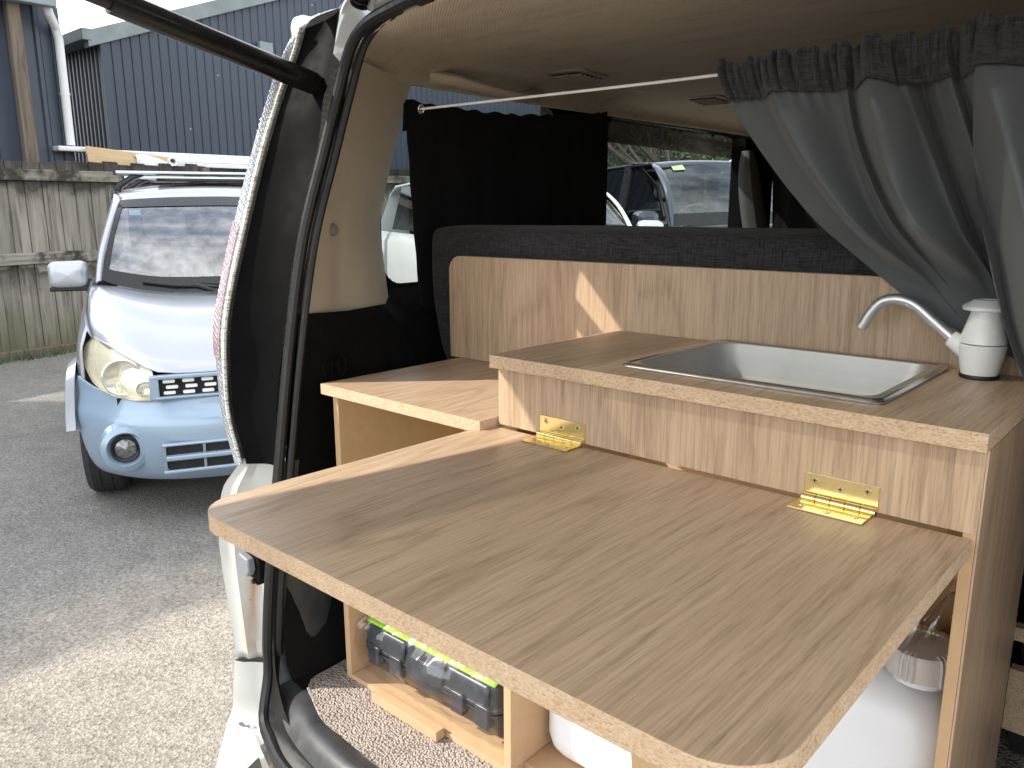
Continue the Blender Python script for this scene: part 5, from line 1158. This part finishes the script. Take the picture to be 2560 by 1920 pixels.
# grey satin curtain with charcoal header, drawn aside to the right
gc = thing('grey_curtain', 'grey satin curtain with charcoal gathered header, pulled aside over the sink counter', 'curtain', (.45, .22, G))
def lerp(a, b_, t): return a+(b_-a)*t
def bez(a, b_, c, d, t): q = 1-t; return a*q**3+b_*3*q*q*t+c*3*q*t*t+d*t**3
def topz(x): return .3655+(x-.222)*.019
EDG = [(-.30, -.30), (.105, .085), (.305, .225), (.352, .292), (.455, .50), (.530, .60), (.580, .640), (.76, .76), (.93, .93), (1.15, 1.15)]
AMP = [.0, .054, .020, .070, -.046, .026, .085, .050, .060, .04]
def sst(t): t = max(0, min(1, t)); return t*t*(3-2*t)
def folds(u, v):
    """overlapping folds: each steps out along its leading edge and falls away to the next"""
    k = min(1, v/.20); ga = math.sin(2*math.pi*u*19+2.2*math.sin(u*31))*.6+.4*math.sin(2*math.pi*u*34+3*math.sin(u*17))
    e = [a+(b_-a)*sst(v*1.5)+.010*math.sin(7*v+3*i) for i, (a, b_) in enumerate(EDG)]; d = 0
    for i in range(len(e)-1):
        if e[i] <= u < e[i+1]:
            wd = e[i+1]-e[i]; t = (u-e[i])/wd; st = min(.6, .046/wd)
            nxt = AMP[i]; prev = AMP[i-1]*.03
            d = (prev+(nxt-prev)*sst(t/st))*(1 if t < st else (1-.97*sst((t-st)/(1-st))))
    pouch = .030*math.exp(-((u-.40)/.055)**2-((v-.24)/.10)**2)
    swag = .034*math.exp(-((v-.62-.35*(u-.40))/.12)**2)*sst((u-.30)/.06)*sst((.60-u)/.05)
    q = 1-sst((v-.72)/.28)*(1 if u < .57 else .2)
    return (d*(.25+.75*k)+pouch+swag)*q+ga*.0062*(1-min(1, v/.22))**1.4
def curtain_pt(u, v):
    if u < .62:
        s = u/.62
        T = Vector((lerp(.222, .515, s), .203, topz(lerp(.222, .515, s))))
        B = Vector((lerp(.522, .600, s**.8), lerp(.300, .304, s), lerp(.044, .004, s)))
        m1 = Vector((lerp(.250, .520, s), .205, lerp(.285, .27, s))); m2 = Vector((lerp(.392, .560, s**.9), lerp(.272, .270, s), lerp(.092, .105, s)))
        p = bez(T, m1, m2, B, v)
    else:
        s = (u-.62)/.38
        T = Vector((lerp(.515, .72, s), lerp(.203, .200, s), topz(lerp(.515, .72, s))))
        B = Vector((lerp(.610, .80, s), lerp(.232, .20, s), -.02))
        m1 = Vector((lerp(.515, .74, s), lerp(.19, .19, s), .27)); m2 = Vector((lerp(.550, .78, s), lerp(.19, .18, s), .10))
        p = bez(T, m1, m2, B, v)
    return p
def keep_back(p, u):
    """the drawn-aside part passes behind the tap"""
    if u < .60:
        k = 1-sst((p.z-.085)/.10); p.y = max(p.y, p.y*(1-k)+.298*k)
def drape(v0, v1, nv, nu=330, off=0, extra=0):
    rows = []
    for j in range(nv+1):
        v = lerp(v0, v1, j/nv); r_ = []
        for i in range(nu+1):
            u = i/nu; p = curtain_pt(u, v); f = folds(u, v)
            n = Vector((.25, -1, .05)).normalized()
            p = p+n*(f+off)
            # diagonal sag wrinkles
            p += n*.004*math.sin(15*v+11*u+2*math.sin(6*u))*min(1, v*2)*(1-sst((v-.7)/.3))
            keep_back(p, u); r_.append(tuple(p))
        rows.append(r_)
    return rows
mb = K(); mb.grid(drape(.095, 1, 60, 420)); mb.build('drape', 'satin', gc, solid=.0015, sub=0)
# header: from a little above the cord down to the seam
rows = []
for j in range(11):
    v = -.035+j/10*.162
    r_ = []
    for i in range(421):
        u = i/420; p = curtain_pt(u, max(0, v)); n = Vector((.25, -1, .05)).normalized(); f = folds(u, max(0, v))
        if v < 0: p = p+Vector((0, 0, -v*.30*(1+.35*math.sin(u*83)+.25*math.sin(u*171))))
        g_ = (math.sin(2*math.pi*u*27+2.5*math.sin(u*41))+.6*math.sin(2*math.pi*u*47))*.0042
        r_.append(tuple(p+n*(max(f, -.002)+.0085+g_*(1-abs(j-4)/9))))
    rows.append(r_)
mb = K(); mb.grid(rows); mb.build('header_band', 'band', gc, solid=.0015)
